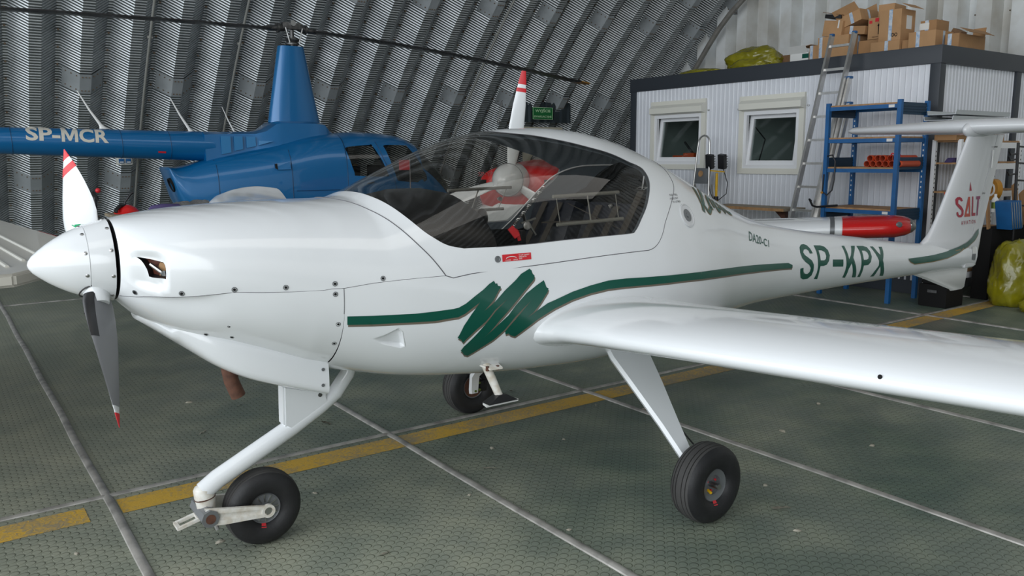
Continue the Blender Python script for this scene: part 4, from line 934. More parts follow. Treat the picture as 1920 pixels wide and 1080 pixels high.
for a, b in (((0.515, -0.03, 0.185), (0.43, -0.03, 0.165)), ((0.515, 0.03, 0.185), (0.43, 0.03, 0.165)), ((0.43, -0.036, 0.165), (0.43, 0.036, 0.165)), ((0.51, -0.036, 0.184), (0.51, 0.036, 0.184))): bar(bm, a, b, 0.014, 0.012)
obj('tow_loop', bm, M['oldwhite'], fko)
bm = BM(); tube(bm, [(0.565, -0.03, 0.17), (0.575, -0.045, 0.125)], [0.012, 0.009], 10); obj('stop_bolt', bm, M['steel'], fko)
w_, rm, ty, h, Rr = wheel('nose_wheel', (0.777, 0, 0.163), 0.163, 0.125, rimstyle='nose', out=-1); red_mark(rm, h, Rr, 0.163, -1, -1.75)
bm = BM(); tube(bm, [(0, -0.088, 0.004), (0, 0.088, 0.004)], 0.016, 16); obj('axle', bm, M['steel'], w_)
# exhaust stub
bm = BM(); tube(bm, [(0.63, -0.13, 0.86), (0.645, -0.13, 0.76), (0.668, -0.13, 0.698)], 0.029, 20, caps=False); tube(bm, [(0.645, -0.13, 0.76), (0.668, -0.13, 0.699)], 0.025, 20); obj('exhaust_pipe', bm, M['brown'], AC)
# lower cowl outlet scoop: a box-like fairing that deepens towards the rear
sz = tab("0.33 1.035 0.385 0.992 0.50 0.900 0.585 0.835 0.68 0.782 0.81 0.730 0.985 0.668"); sw = tab("0.33 0.06 0.385 0.13 0.50 0.205 0.585 0.238 0.68 0.258 0.81 0.272 0.985 0.280")
rings = []
for k in range(29):
    x = 0.335 + 0.655 * k / 28; zb = sz(x); zt = ZBC(x) + 0.10 if x > .45 else ZBC(x) + 0.05; rings.append(superring(x, 0, (zt + zb) / 2, sw(x), (zt - zb) / 2, 2.6 + 3.4 * smooth01((x - .4) / .3), 40))
obj('outlet_scoop', loft(rings), M['white'], low, ang=55)
for x, z in ((0.965, .790), (0.962, .725)): bm = BM(); lathe(bm, [(0, .007), (.002, .007), (.002, 0)], (x, -.281, z), (0, -1, 0), 10); obj('screw', bm, M['rim'], low)
# foot steps under the fuselage
for s in (-1, 1):
    base = Vector((1.650, s * 0.42, 0.745)); foot = Vector((1.708, s * 0.455, 0.578))
    bm = BM(); tube(bm, [base + Vector((0, 0, 0.03)), base, foot], [0.021, 0.021, 0.017], 16); so = obj('step', bm, M['oldwhite'], AC, ang=50)
    bm = BM(); prism(bm, [(-0.062, -0.05), (0.0, 0.045), (0.062, 0.05), (0.062, -0.045)], -0.004, 0.004, lambda u, v, d: (base.x + u, base.y + v * s * 1.0, base.z + 0.0 + d + v * -0.35 - 0.01)); obj('mounting_plate', fix(bm), M['oldwhite'], so)
    bm = BM(); prism(bm, [(-0.085, -0.030), (0.085, -0.030), (0.075, 0.045), (-0.075, 0.045)], -0.005, 0.006, lambda u, v, d: (foot.x + u, foot.y + s * (0.0 - v * 0.6), foot.z - 0.018 + d - abs(v) * 0)); obj('tread_plate', fix(bm), M['whitep'], so)
    rings = [[(foot.x - 0.02, foot.y - 0.02, foot.z + 0.02), (foot.x + 0.02, foot.y - 0.02, foot.z + 0.02), (foot.x + 0.02, foot.y + 0.02, foot.z + 0.02), (foot.x - 0.02, foot.y + 0.02, foot.z + 0.02)], [(foot.x - 0.078, foot.y - 0.03, foot.z - 0.012), (foot.x + 0.078, foot.y - 0.03, foot.z - 0.012), (foot.x + 0.078, foot.y + 0.03, foot.z - 0.012), (foot.x - 0.078, foot.y + 0.03, foot.z - 0.012)]]
    obj('grip_cover', loft(rings), M['black'], so)
    for u, v in ((-0.045, -0.035), (-0.005, 0.03), (0.045, 0.035)):
        bm = BM(); tube(bm, [(base.x + u, base.y + v * s, base.z - 0.004 - v * 0.35), (base.x + u, base.y + v * s, base.z - 0.024 - v * 0.35)], 0.008, 8)
        obj('bolt', bm, M['brown'], so)
# ---- cockpit
lin_poly = [[(1.15, -PI / 2), (1.15, 0.14), (1.42, 0.24), (1.52, 0.25), (2.1, 0.26), (2.50, 0.27), (2.66, 0.34), (2.87, 0.8), (2.93, PI / 2), (2.87, PI - 0.8), (2.66, PI - 0.34), (2.50, PI - 0.27), (2.1, PI - 0.26), (1.52, PI - 0.25), (1.42, PI - 0.24), (1.15, PI - 0.14), (1.15, 1.5 * PI), (3.3, 1.5 * PI), (3.3, -PI / 2)]]
hull_patch('cabin_lining', lin_poly, M['matblack'], fus, off=-0.035, step=0.06, flip=True)
cap('rear_bulkhead', 3.29, False, M['matblack'], -0.03)
def inner(x, a, k=0.9):
    p = S(x, a); zc = ZC(x); return (p[0], p[1] * k, zc + (p[2] - zc) * k)
rings = []
for x, zt, w in ((1.25, 1.42, .38), (1.34, 1.47, .40), (1.45, 1.49, .42), (1.58, 1.49, .43), (1.68, 1.47, .435), (1.73, 1.435, .43), (1.735, 1.20, .42)):
    rings.append([(x, -w * math.cos(a), 1.12 + (zt - 1.12) * abs(math.sin(a)) ** 0.75) for a in [PI * k / 20 for k in range(21)]])
dash = obj('glare_shield', loft(rings, closed=True), M['black'], AC, ang=40)
for k, (y, z) in enumerate(((-0.28, 1.36), (-0.17, 1.36), (-0.28, 1.25), (-0.17, 1.25), (0.05, 1.33), (0.2, 1.33))):
    bm = BM(); lathe(bm, [(0, 0.042), (0.006, 0.042), (0.006, 0.036), (0.003, 0.036), (0.003, 0)], (1.738, y, z), (1, 0, 0), 20); obj('gauge', bm, M['dsteel'], dash)
for s in (-1, 1):
    bm = BM(); box(bm, (2.12, s * 0.225, 0.96), (0.52, 0.38, 0.12), bev=0.03); seat = obj('seat', bm, M['navy'], AC)
    bm = BM(); box(bm, (2.52, s * 0.225, 1.18), (0.10, 0.36, 0.44), Matrix.Rotation(math.radians(22), 3, 'Y'), bev=0.04); obj('backrest', bm, M['navy'], seat)
    bm = BM(); bar(bm, (2.54, s * 0.16, 1.38), (2.40, s * 0.16, 1.15), 0.045, 0.004, (1, 0, 1)); bar(bm, (2.40, s * 0.16, 1.15), (2.25, s * 0.22, 1.04), 0.045, 0.004, (1, 0, 1)); obj('seat_belt', bm, M['belt'], seat)
    bm = BM(); bar(bm, (2.54, s * 0.29, 1.38), (2.40, s * 0.29, 1.15), 0.045, 0.004, (1, 0, 1)); bar(bm, (2.40, s * 0.29, 1.15), (2.25, s * 0.24, 1.04), 0.045, 0.004, (1, 0, 1)); obj('seat_belt', bm, M['belt'], seat)
    bm = BM(); tube(bm, [(1.95, s * 0.25, 0.95), (1.93, s * 0.25, 1.15), (1.97, s * 0.25, 1.22)], 0.012, 8); box(bm, (1.98, s * 0.25, 1.25), (0.03, 0.03, 0.08), bev=0.01); obj('control_stick', bm, M['black'], AC)
bm = BM(); box(bm, (2.1, 0, 1.02), (0.9, 0.09, 0.16), bev=0.01); obj('centre_console', bm, M['slate'], AC)
bm = BM(); box(bm, (2.2, -0.475, 1.225), (0.55, 0.06, 0.05), bev=0.01); obj('arm_rest', bm, M['rim'], AC)
bm = BM(); bar(bm, (2.60, -0.40, 1.46), (2.42, -0.42, 1.20), 0.045, 0.004, (1, 0, 0)); bar(bm, (2.62, -0.36, 1.32), (2.25, -0.05, 1.30), 0.045, 0.004, (0, 0, 1)); bar(bm, (2.60, -0.40, 1.22), (2.30, -0.20, 1.40), 0.045, 0.004, (0, 0, 1)); bar(bm, (2.42, -0.42, 1.20), (2.3, -0.3, 1.1), 0.045, 0.004, (0, 1, 0)); obj('seat_belt', bm, M['belt'], AC)
bm = BM(); tube(bm, [(2.60, -0.405, 1.46), (2.615, -0.40, 1.53)], 0.004, 6); tube(bm, [(2.585, -0.43, 1.465), (2.585, -0.375, 1.465), (2.61, -0.375, 1.475), (2.61, -0.43, 1.475)], 0.003, 6, closed=True); obj('belt_hook', bm, M['steel'], AC)
def inpt(x, z, off=-0.02, right=False):
    a = xz2a(x, z); p = S(x, a, False, off); return (p[0], -p[1] if right else p[1], p[2])
for rt in (False, True):
    for (xa, za), (xb, zb) in (((2.005, 1.458), (2.413, 1.465)), ((1.989, 1.335), (2.395, 1.342))):
        bm = BM(); tube(bm, [inpt(xa + (xb - xa) * k / 6, za + (zb - za) * k / 6, -0.014, rt) for k in range(7)], 0.0085, 8)
        obj('storm_window_rail', bm, M['cloudy'], gl)
    for (xa, za), (xb, zb), r in (((2.019, 1.449), (2.006, 1.343), .002), ((2.204, 1.459), (2.185, 1.337), .0035), ((2.386, 1.456), (2.363, 1.344), .002)):
        bm = BM(); tube(bm, [inpt(xa, za, -0.012, rt), inpt(xb, zb, -0.012, rt)], r, 6); obj('window_edge', bm, M['cloudy'], gl)
    bm = BM(); p = Vector(inpt(2.347, 1.401, -0.012, rt)); lathe(bm, [(0, 0.007), (0.014, 0.007), (0.016, 0.012), (0.022, 0.012), (0.022, 0)], p, (0, 1 if not rt else -1, 0), 14); obj('window_knob', bm, M['steel'], gl)
bm = BM(); bar(bm, inpt(1.765, 1.345, -0.05), inpt(1.79, 1.300, -0.045), 0.030, 0.006, (0, 1, 0)); bar(bm, inpt(1.775, 1.345, -0.06), inpt(1.81, 1.325, -0.07), 0.02, 0.006, (0, 1, 0)); bar(bm, inpt(1.81, 1.328, -0.07), inpt(1.815, 1.285, -0.07), 0.014, 0.006, (0, 1, 0)); obj('canopy_handle', bm, M['lred'], can)
bm = BM()
hel = []
pa, pb = Vector(inpt(2.003, 1.519, -0.05)), Vector(inpt(1.787, 1.356, -0.05)); dd = (pb - pa).normalized(); s1 = dd.orthogonal().normalized(); s2 = dd.cross(s1)
for k in range(420): a = k * 0.42; hel.append(pa.lerp(pb, k / 419) + s1 * math.cos(a) * 0.007 + s2 * math.sin(a) * 0.007)
tube(bm, hel, 0.0016, 4); obj('spring', bm, M['steel'], can)
bm = BM(); c0 = Vector(inpt(1.88, 1.358, -0.09)); lathe(bm, [(0, 0.018), (0.01, 0.018), (0.012, 0.01), (0.012, 0)], c0, (-0.3, -1, 0), 16); bar(bm, c0 + Vector((-0.03, 0, 0.012)), c0 + Vector((0.05, 0, 0.03)), 0.006, 0.008); bar(bm, c0 + Vector((0.01, 0, 0.01)), c0 + Vector((0.05, 0, -0.045)), 0.008, 0.008); bar(bm, c0 + Vector((-0.005, 0, 0.01)), c0 + Vector((-0.02, 0, 0.055)), 0.02, 0.003); obj('latch', bm, M['steel'], can)
# ================================================================= site office container
KX, KY0, KY1, KZ = 9.06, 1.53, 6.42, 2.82
KXB = 11.60
OC = thing('office_container', 'grey ribbed site office container with dark steel frame and two white windows', 'container', (KX, KY0, 0)); 
def kp(bmx, *a): pass
def loc(o):  # keep world placement while parenting to an offset empty
    o.matrix_parent_inverse = Matrix.Translation(-Vector(OC.location)) if o.parent == OC else o.matrix_parent_inverse
    return o
def ribs_y(bm, x, y0, y1, z0, z1, pitch=0.075, d=0.010):
    y = y0; prev = None
    pts = []
    while y < y1:
        for dy, dd in ((0, 0), (0.012, -d), (0.024, 0)):
            if y + dy <= y1: pts.append((y + dy, dd))
        y += pitch
    pts.append((y1, 0))
    A = [bm.verts.new((x + dd, yy, z0)) for yy, dd in pts]; B = [bm.verts.new((x + dd, yy, z1)) for yy, dd in pts]
    for i in range(len(pts) - 1): bm.faces.new((A[i], B[i], B[i + 1], A[i + 1]))
def frame4(bm, x, y0, y1, z0, z1, t, d):
    # one continuous rectangular frame, mitred corners
    o_ = [(y0, z0), (y1, z0), (y1, z1), (y0, z1)]; i_ = [(y0 + t, z0 + t), (y1 - t, z0 + t), (y1 - t, z1 - t), (y0 + t, z1 - t)]
    V = {}
    for nm, L in (('o', o_), ('i', i_)):
        for sgn in (-1, 1): V[nm, sgn] = [bm.verts.new((x + sgn * d / 2, a, b)) for a, b in L]
    for k in range(4):
        j = (k + 1) % 4
        bm.faces.new((V['o', -1][k], V['o', -1][j], V['i', -1][j], V['i', -1][k])); bm.faces.new((V['o', 1][k], V['i', 1][k], V['i', 1][j], V['o', 1][j]))
        bm.faces.new((V['o', -1][k], V['o', 1][k], V['o', 1][j], V['o', -1][j])); bm.faces.new((V['i', -1][k], V['i', -1][j], V['i', 1][j], V['i', 1][k]))
    fix(bm)
W1 = (4.87, 5.97, 1.42, 2.44); W2 = (3.22, 4.26, 1.37, 2.42)
bm = BM(); x = KX
for y0, y1, z0, z1 in ((1.60, W2[0] + .02, .16, 2.62), (W2[0] + .02, W2[1] - .02, .16, W2[2] + .02), (W2[0] + .02, W2[1] - .02, W2[3] - .02, 2.62), (W2[1] - .02, W1[0] + .02, .16, 2.62), (W1[0] + .02, W1[1] - .02, .16, W1[2] + .02), (W1[0] + .02, W1[1] - .02, W1[3] - .02, 2.62), (W1[1] - .02, 6.34, .16, 2.62)):
    ribs_y(bm, x, y0, y1, z0, z1)
loc(obj('front_panel', bm, M['cont'], OC, smooth=False))
bm = BM(); xx = KX + 0.08; pts = []
while xx < KXB - 0.1:
    for dx, dd in ((0, 0), (0.012, -0.010), (0.024, 0)): pts.append((xx + dx, dd))
    xx += 0.075
A = [bm.verts.new((a, KY0 + 0.02 + d, .16)) for a, d in pts]; B = [bm.verts.new((a, KY0 + 0.02 + d, 2.62)) for a, d in pts]
for i in range(len(pts) - 1): bm.faces.new((A[i], A[i + 1], B[i + 1], B[i]))
loc(obj('side_panel', bm, M['cont'], OC, smooth=False))
bm = BM(); box(bm, ((KX + KXB) / 2, (KY0 + KY1) / 2, 2.72), (KXB - KX + 0.06, KY1 - KY0 + 0.06, 0.20), bev=0.012); loc(obj('roof_frame', bm, M['anth'], OC))
bm = BM(); box(bm, ((KX + KXB) / 2, (KY0 + KY1) / 2, 0.15), (KXB - KX, KY1 - KY0, 0.30)); loc(obj('base_frame', bm, M['anth'], OC))
for px, py in ((KX + 0.04, KY0 + 0.04), (KX + 0.04, KY1 - 0.04), (10.95, KY0 + 0.04), (KXB - 0.04, KY0 + 0.04)):
    bm = BM(); box(bm, (px, py, 1.40), (0.12, 0.12, 2.5), bev=0.01); loc(obj('corner_post', bm, M['anth'], OC))
bm = BM(); A = vadd(bm, [(KX + 2.2, KY0 + .1, .17), (KX + 2.2, KY1 - .1, .17), (KX + 2.2, KY1 - .1, 2.6), (KX + 2.2, KY0 + .1, 2.6)]); bm.faces.new(A)
A = vadd(bm, [(KX + .05, KY1 - .08, .17), (KX + 2.2, KY1 - .08, .17), (KX + 2.2, KY1 - .08, 2.6), (KX + .05, KY1 - .08, 2.6)]); bm.faces.new(A)
A = vadd(bm, [(KX + .05, KY0 + .1, .17), (KX + 2.2, KY0 + .1, .17), (KX + 2.2, KY0 + .1, 2.6), (KX + .05, KY0 + .1, 2.6)]); bm.faces.new(A)
loc(obj('interior_walls', bm, mat('room_wall', (0.62, 0.68, 0.66), 0.7), OC, smooth=False))
for wi, (y0, y1, z0, z1) in enumerate((W1, W2)):
    bm = BM(); t = 0.075
    frame4(bm, KX - .012, y0, y1, z0, z1, t, .05)
    fr = loc(obj('window_frame', bm, M['cream'], OC))
    bm = BM(); prism(bm, [(0, 0), (-.11, 0.02), (-.11, .10), (-.05, .145), (0, .145)], y0 - 0.005, y1 - 0.06, lambda u, v, d: (KX - .02 + u, d, z1 - .205 + v)); o = obj('shutter_box', fix(bm), M['cream'], fr)
    iy0, iy1, iz0, iz1 = y0 + t, y1 - t, z0 + t, z1 - .205
    bm = BM(); t2 = 0.05
    frame4(bm, KX, iy0, iy1, iz0, iz1, t2, .05)
    obj('window_rebate', bm, M['pvc'], fr)
    rot = Matrix.Rotation(math.radians(7.5), 4, 'Y'); piv = Matrix.Translation((KX + .01, 0, iz0 + 0.05)); T = piv @ rot @ piv.inverted()
    bm = BM(); sy0, sy1, sz0, sz1 = iy0 + .03, iy1 - .03, iz0 + .04, iz1 - .03; t3 = 0.065
    frame4(bm, KX + .02, sy0, sy1, sz0, sz1, t3, .05)
    bmesh.ops.transform(bm, matrix=T, verts=bm.verts); obj('sash', bm, M['pvc'], fr)
    bm = BM(); vs = vadd(bm, [(KX + .02, sy0 + t3, sz0 + t3), (KX + .02, sy1 - t3, sz0 + t3), (KX + .02, sy1 - t3, sz1 - t3), (KX + .02, sy0 + t3, sz1 - t3)]); bm.faces.new(vs); bmesh.ops.transform(bm, matrix=T, verts=bm.verts); obj('pane', bm, M['win'], fr, smooth=False)
    for yy in (y0 - .04, y1 + .03):
        bm = BM(); lathe(bm, [(0, .012), (.02, .012), (.024, .006), (.024, 0)], (KX, yy, z1 - .17), (-1, 0, 0), 12); obj('shutter_knob', bm, M['steel'], fr)
bm = BM(); tube(bm, [(KX + .05 + .03 * math.cos(a), 6.30 + .03 * math.sin(a) * 0, KZ + 0.02 + .03 * math.sin(a)) for a in [k * PI / 8 for k in range(16)]], 0.006, 6, closed=True); loc(obj('lifting_eye', bm, M['steel'], OC))
# things inside the office
t = thing('chainsaw', 'orange chainsaw standing behind the left office window', 'chainsaw', (9.36, 5.4, 1.55))
o = BM(); box(o, (0, 0, .06), (.18, .22, .11), bev=.02); obj('motor_housing', o, M['orange'], t)
o = BM(); box(o, (0, .24, .05), (.02, .32, .055), bev=.006); obj('guide_bar', o, M['orange'], t)
o = BM(); tube(o, [(0, -.02, .10), (0, .10, .22), (0, .16, .28)], .018, 8); obj('handle', o, M['black'], t)
o = BM(); box(o, (-.011, .16, .05), (.004, .04, .03)); obj('sticker', o, M['paper'], t)
t = thing('desk_lamp', 'black folding arm desk lamp behind the right office window', 'lamp', (9.42, 4.23, 1.42))
o = BM(); tube(o, [(0, 0, .03), (0, -.12, .42)], .009, 8); obj('lower_arm', o, M['black'], t)
o = BM(); tube(o, [(0, -.12, .42), (0, .12, .66)], .009, 8); obj('upper_arm', o, M['black'], t)
o = BM(); lathe(o, [(0, .02), (.02, .03), (.1, .07)], (0, .13, .66), (0, .6, -.6), 16); obj('lamp_shade', o, M['black'], t)
o = BM(); lathe(o, [(0, .08), (.03, .08), (.03, 0)], (0, 0, 0), (0, 0, 1), 16); obj('base', o, M['black'], t)
t = thing('support_table', 'grey table added as a support inside the office behind both windows', 'table', (9.55, 4.6, 0.16)); o = BM(); box(o, (0, 0, 1.19), (.7, 2.6, .04)); obj('table_top', o, M['rim'], t)  # table added to hold up the chainsaw and the lamp
for sx in (-.3, .3):
    for sy in (-1.2, 1.2): o = BM(); box(o, (sx, sy, .585), (.05, .05, 1.17)); obj('leg', o, M['rim'], t)
# ================================================================= cartons and bags on the office roof
_slots = {}
def slot(x, y, z, sx, sy, sz, m, par):
    key = (sx, m)
    if key not in _slots:
        bm = BM(); box(bm, (0, 0, 0), (sx, sy, sz)); o = obj('slot', bm, M[m], par, smooth=False); _slots[key] = o
    else:
        o = _slots[key].copy(); C.objects.link(o); o.parent = par
    o.location = (x, y, z); return o
def carton(label, y0, y1, z1, x0=9.7, dep=0.4, z0=KZ, m='card', rz=0.0, tilt=0.0, tape=0.5, flaps=(), lab=None, side_tape=False, group=None):
    w, h = y1 - y0, z1 - z0; t = thing('cardboard_box', label, 'box', (x0 + dep / 2, (y0 + y1) / 2, z0), rz, group); t.rotation_euler = (tilt, 0, rz)
    bm = BM(); box(bm, (0, 0, h / 2), (dep, w, h - .002), bev=.004); b = obj('box_body', bm, M[m], t)
    if tape is not None:
        bm = BM(); ty = (0.5 - tape) * w; box(bm, (-dep / 2 - .0008, ty, h / 2), (.0016, .045, h * .99)); box(bm, (0, ty, h + .0005), (dep, .045, .0016)); obj('packing_tape', bm, M['tape'], b)
    if side_tape:
        bm = BM(); box(bm, (-.02, -w / 2 - .0008, h / 2), (.045, .0016, h * .98)); obj('packing_tape', bm, M['tape'], b)
    for f in flaps:
        bm = BM()
        if f == 'L': box(bm, (0, w / 2 + .07, h + .01), (dep * .95, .16, .004), Matrix.Rotation(-.12, 3, 'X'))
        if f == 'R': box(bm, (0, -w / 2 - .05, h + .03), (dep * .95, .13, .004), Matrix.Rotation(.5, 3, 'X'))
        if f == 'F': box(bm, (-dep / 2 - .03, 0, h + .03), (.004, w * .97, .14), Matrix.Rotation(-.7, 3, 'Y'))
        if f == 'B': box(bm, (dep / 2, 0, h + .05), (.004, w * .97, .12), Matrix.Rotation(.2, 3, 'Y'))
        obj('flap', bm, M[m], b)
    if lab:
        ly, lz, lw, lh, lm = lab; bm = BM(); box(bm, (-dep / 2 - .0015, ly, lz), (.002, lw, lh)); obj('paper_label', bm, M[lm], b)
    return t, b, w, h, dep
carton('wide brown box at the left of the big pile, ladder top in front of it', 3.03, 3.48, 3.16, 9.62, .50, tape=.1, side_tape=True)
carton('small box with open flaps left of the big pile on the office roof', 3.50, 3.66, 3.08, 9.70, .32, flaps=('L',), tape=.2)
carton('white and dark green box between the yellow bag and the cardboard pile', 3.69, 3.98, 3.01, 9.72, .36, m='paper', flaps=('F',), tape=None, lab=(-.10, .14, .10, .06, 'green'))
carton('brown box half hidden behind the white box near the yellow bag', 4.02, 4.30, 3.02, 9.85, .34, m='cardd', tape=None)
carton('low brown box under the tall box on the office roof', 2.34, 2.72, 3.01, 9.62, .42, tape=.55)
carton('narrow plain brown box between the low box and the long wrapped box', 2.235, 2.33, 3.00, 9.66, .40, tape=None, m='card2')
carton('pinkish brown long box wrapped in shiny film on the bottom row', 1.90, 2.23, 3.075, 9.62, .42, m='card', tape=.35, side_tape=True, flaps=())
carton('torn box with white paper behind the film wrapped box', 1.735, 1.88, 3.03, 9.80, .40, m='card2', tape=None, lab=(0, .14, .08, .1, 'paper'), side_tape=True)
carton('open box with hanging tape at the right corner of the office roof', 1.565, 1.715, 2.985, 9.50, .62, m='card2', flaps=('B', 'R'), tape=.3)
t, b, w, h, dep = carton('tall brown box with long white tape strip in the middle of the pile', 2.36, 2.645, 3.385, 9.66, .32, z0=3.013, tape=.52, flaps=('R',))
bm = BM(); r = [(-.03, .02), (.03, .02), (.03, .05), (-.03, .05)]
text_mesh('box_print', 'DO', lambda u, v: (-dep / 2 - .003, -.03 - u * .075, .045 + v * .045), M['matblack'], b, bold=.03)
bm = BM(); box(bm, (.02, -w / 2 - .001, .22), (.12, .002, .16)); obj('paper_label', bm, M['paper'], b)
carton('brown box lying deep in the pile under the red marked box', 2.66, 3.00, 3.075, 9.80, .40, z0=KZ, m='card2', tape=None)
t, b, w, h, dep = carton('brown box with two black up arrows and red stickers in the pile', 2.66, 2.88, 3.345, 9.80, .32, z0=3.077, tape=None, m='card')
for dy in (-.035, -.075):
    bm = BM(); box(bm, (-dep / 2 - .002, dy, .11), (.002, .010, .11)); prism(bm, [(-.018, .155), (.018, .155), (0, .19)], 0, .002, lambda u, v, d: (-dep / 2 - .003 + d, dy + u, v)); obj('print_arrow', fix(bm), M['matblack'], b)
for dy, dz, s in ((.0, .235, .05), (.085, .215, .04)):
    bm = BM(); box(bm, (-dep / 2 - .002, dy - .01, dz), (.002, s, s * .9)); obj('red_sticker', bm, M['lred'], b)
text_mesh('box_print', 'THIS WAY UP', lambda u, v: (-dep / 2 - .003, .05 - u * .12, .018 + v * .016), M['matblack'], b)
carton('flat brown box squeezed under the open flap box', 2.90, 3.20, 3.27, 9.76, .36, z0=3.165, tape=.35, m='card2', tilt=.10)
carton('leaning brown box at the upper left of the pile below the black tray', 3.20, 3.48, 3.37, 9.70, .34, z0=3.165, tape=None, tilt=.14, lab=(-.08, .16, .02, .1, 'paper'))
carton('large box with wide slanting flap on top of the pile', 2.93, 3.27, 3.44, 9.74, .44, z0=3.29, tape=.62, tilt=-.30, flaps=('F', 'B'), side_tape=True)
carton('small plain box topmost at the back of the pile', 2.60, 2.80, 3.50, 9.86, .34, z0=3.352, tape=None, m='card', rz=.12)
carton('box with white labels half hidden behind the tall box', 2.10, 2.30, 3.25, 10.0, .3, z0=KZ, tape=.4, m='card2', lab=(.05, .36, .12, .08, 'paper'))
carton('tilted small brown box peeping up behind the film wrapped box', 1.96, 2.08, 3.14, 10.05, .14, z0=3.0 - .18, tilt=.5, tape=None, m='cardd')
t = thing('black_tray', 'flat black tray lying on the leaning box at the upper left of the pile', 'tray', (9.86, 3.34, 3.40)); t.rotation_euler = (.14, 0, 0)
o = BM(); box(o, (0, 0, .025), (.3, .24, .05), bev=.006); obj('tray_body', o, M['black'], t)
o = BM(); box(o, (0, 0, .058), (.34, .30, .006), Matrix.Rotation(.10, 3, 'X')); obj('lid', o, M['cardd'], t)
def sack(name, label, c, s, seed, cat='bag', m='bag', group=None):
    bm = BM(); bmesh.ops.create_icosphere(bm, subdivisions=5, radius=1.0); rnd = random.Random(seed); ph = [rnd.uniform(0, 6) for _ in range(8)]
    from mathutils import noise
    for v in bm.verts:
        p = v.co.copy(); k = 1 + .16 * noise.noise(p * 1.7 + Vector((seed, 0, 0))) + .09 * abs(noise.noise(p * 4.1 + Vector((0, seed, 0)))) + .05 * abs(noise.noise(p * 9 + Vector((seed, seed, 0))))
        z = p.z
        v.co = Vector((p.x * k * s[0], p.y * k * s[1], max(-0.60, z * k) * s[2] + 0.60 * s[2]))
    o = obj(name, bm, M[m], None, ang=70); o.location = c; return tag(o, label, cat, group)
sack('plastic_bag', 'big yellow plastic bag on the office roof left of the cardboard', (9.75, 4.62, KZ), (.30, .44, .22), 3)
sack('plastic_bag', 'low yellow plastic bag at the far left end of the office roof', (9.6, 5.45, KZ), (.28, .42, .065), 8)
sack('plastic_bag', 'small grey green bag tucked under the big yellow roof bag', (9.50, 4.50, KZ), (.16, .30, .10), 5, m='bag')
# ================================================================= ladder, rack, bench, lights
t = thing('extension_ladder', 'tall aluminium extension ladder leaning on the office container', 'ladder', (8.2, 2.7, 0))
def LP(z, y): x = 8.13 + (z / 3.05) * 0.78; return Vector((x - 8.2, y - 2.7, z))
y0a, y1a = 2.80, 2.50
for yy in (y0a, y1a): bm = BM(); bar(bm, LP(.02, yy + .08), LP(3.05, yy), .075, .028, (0, 1, 0)); obj('rail', bm, M['alu'], t)
for k in range(11): z = .12 + k * .28; bm = BM(); sh = .08 * (1 - z / 3.05); bar(bm, LP(z, y1a + sh), LP(z, y0a + sh), .032, .028); obj('rung', bm, M['alu'], t)
for yy in (y0a, y1a): bm = BM(); box(bm, LP(3.06, yy), (.05, .045, .03), bev=.006); obj('end_cap', bm, M['rackblue'], t)
for i, (yy, zt) in enumerate(((2.475, 2.52), (2.44, 2.22))):
    bm = BM(); bar(bm, LP(.02, yy + .09) + Vector((.05 + .05 * i, 0, 0)), LP(zt, yy) + Vector((.05 + .05 * i, 0, 0)), .06, .025, (0, 1, 0)); ro = obj('rear_rail', bm, M['alu'], t)
    bm = BM(); box(bm, LP(zt + .01, yy) + Vector((.05 + .05 * i, 0, 0)), (.06, .05, .03), bev=.006); obj('end_cap', bm, M['rackblue'], ro)
rt = thing('storage_rack', 'blue metal shelving rack with chipboard shelves and orange tubes', 'shelf', (8.25, 1.5, 0))
RX0, RX1, RY0, RY1 = 0, .55, 0, .85
def postm(x, y, z1, m, w=.045): bm = BM(); bar(bm, (x, y, 0), (x, y, z1), w, w, (1, 0, 0)); return obj('post', bm, m, rt)
for x, y in ((RX0, RY0), (RX0, RY1), (RX1, RY0), (RX1, RY1)):
    p_ = postm(x, y, 2.20, M['rackblue'])
    if x == RX1:
        for k in range(18, 36): slot(x - .0235, y, .1 + k * .058, .002, .012, .02, 'paper', p_)
for i, z in enumerate((2.165, 1.805, 1.475, 1.02, .60)):
    bm = BM(); box(bm, (RX1 / 2, RY1 / 2, z), (RX1 - .01, RY1 - .03, .018)); sh = obj('shelf_board', bm, M['wood'], rt)
    bm = BM(); box(bm, (RX0 - .0, RY1 / 2, z - .03), (.02, RY1 - .04, .042)); obj('shelf_beam', bm, M['rackblue'], rt)
    bm = BM(); box(bm, (RX1 - .0, RY1 / 2, z - .03), (.02, RY1 - .04, .042)); obj('shelf_beam', bm, M['rackblue'], rt)
    if i in (0, 2, 3):
        for yy in (RY0, RY1):
            bm = BM(); zc = z - .055 if i in (0, 3) else z + .05
            box(bm, (RX1 / 2, yy, zc), (RX1 - .05, .012, .13)); 
            for q in (-.03, 0, .03): box(bm, (RX1 / 2, yy - .008, zc + q), (RX1 - .05, .008, .012))
            obj('end_plate', bm, M['rackdark'], rt)
    else:
        for yy in (RY0, RY1): bm = BM(); box(bm, (RX1 / 2, yy, z - .03), (RX1 - .05, .02, .042)); obj('shelf_beam', bm, M['rackblue'], rt)
    if i in (0, 1, 3): bm = BM(); box(bm, (RX0 - .012, .09, z - .03), (.003, .065, .030)); obj('shelf_label', bm, M['paper'], sh)
k = 0
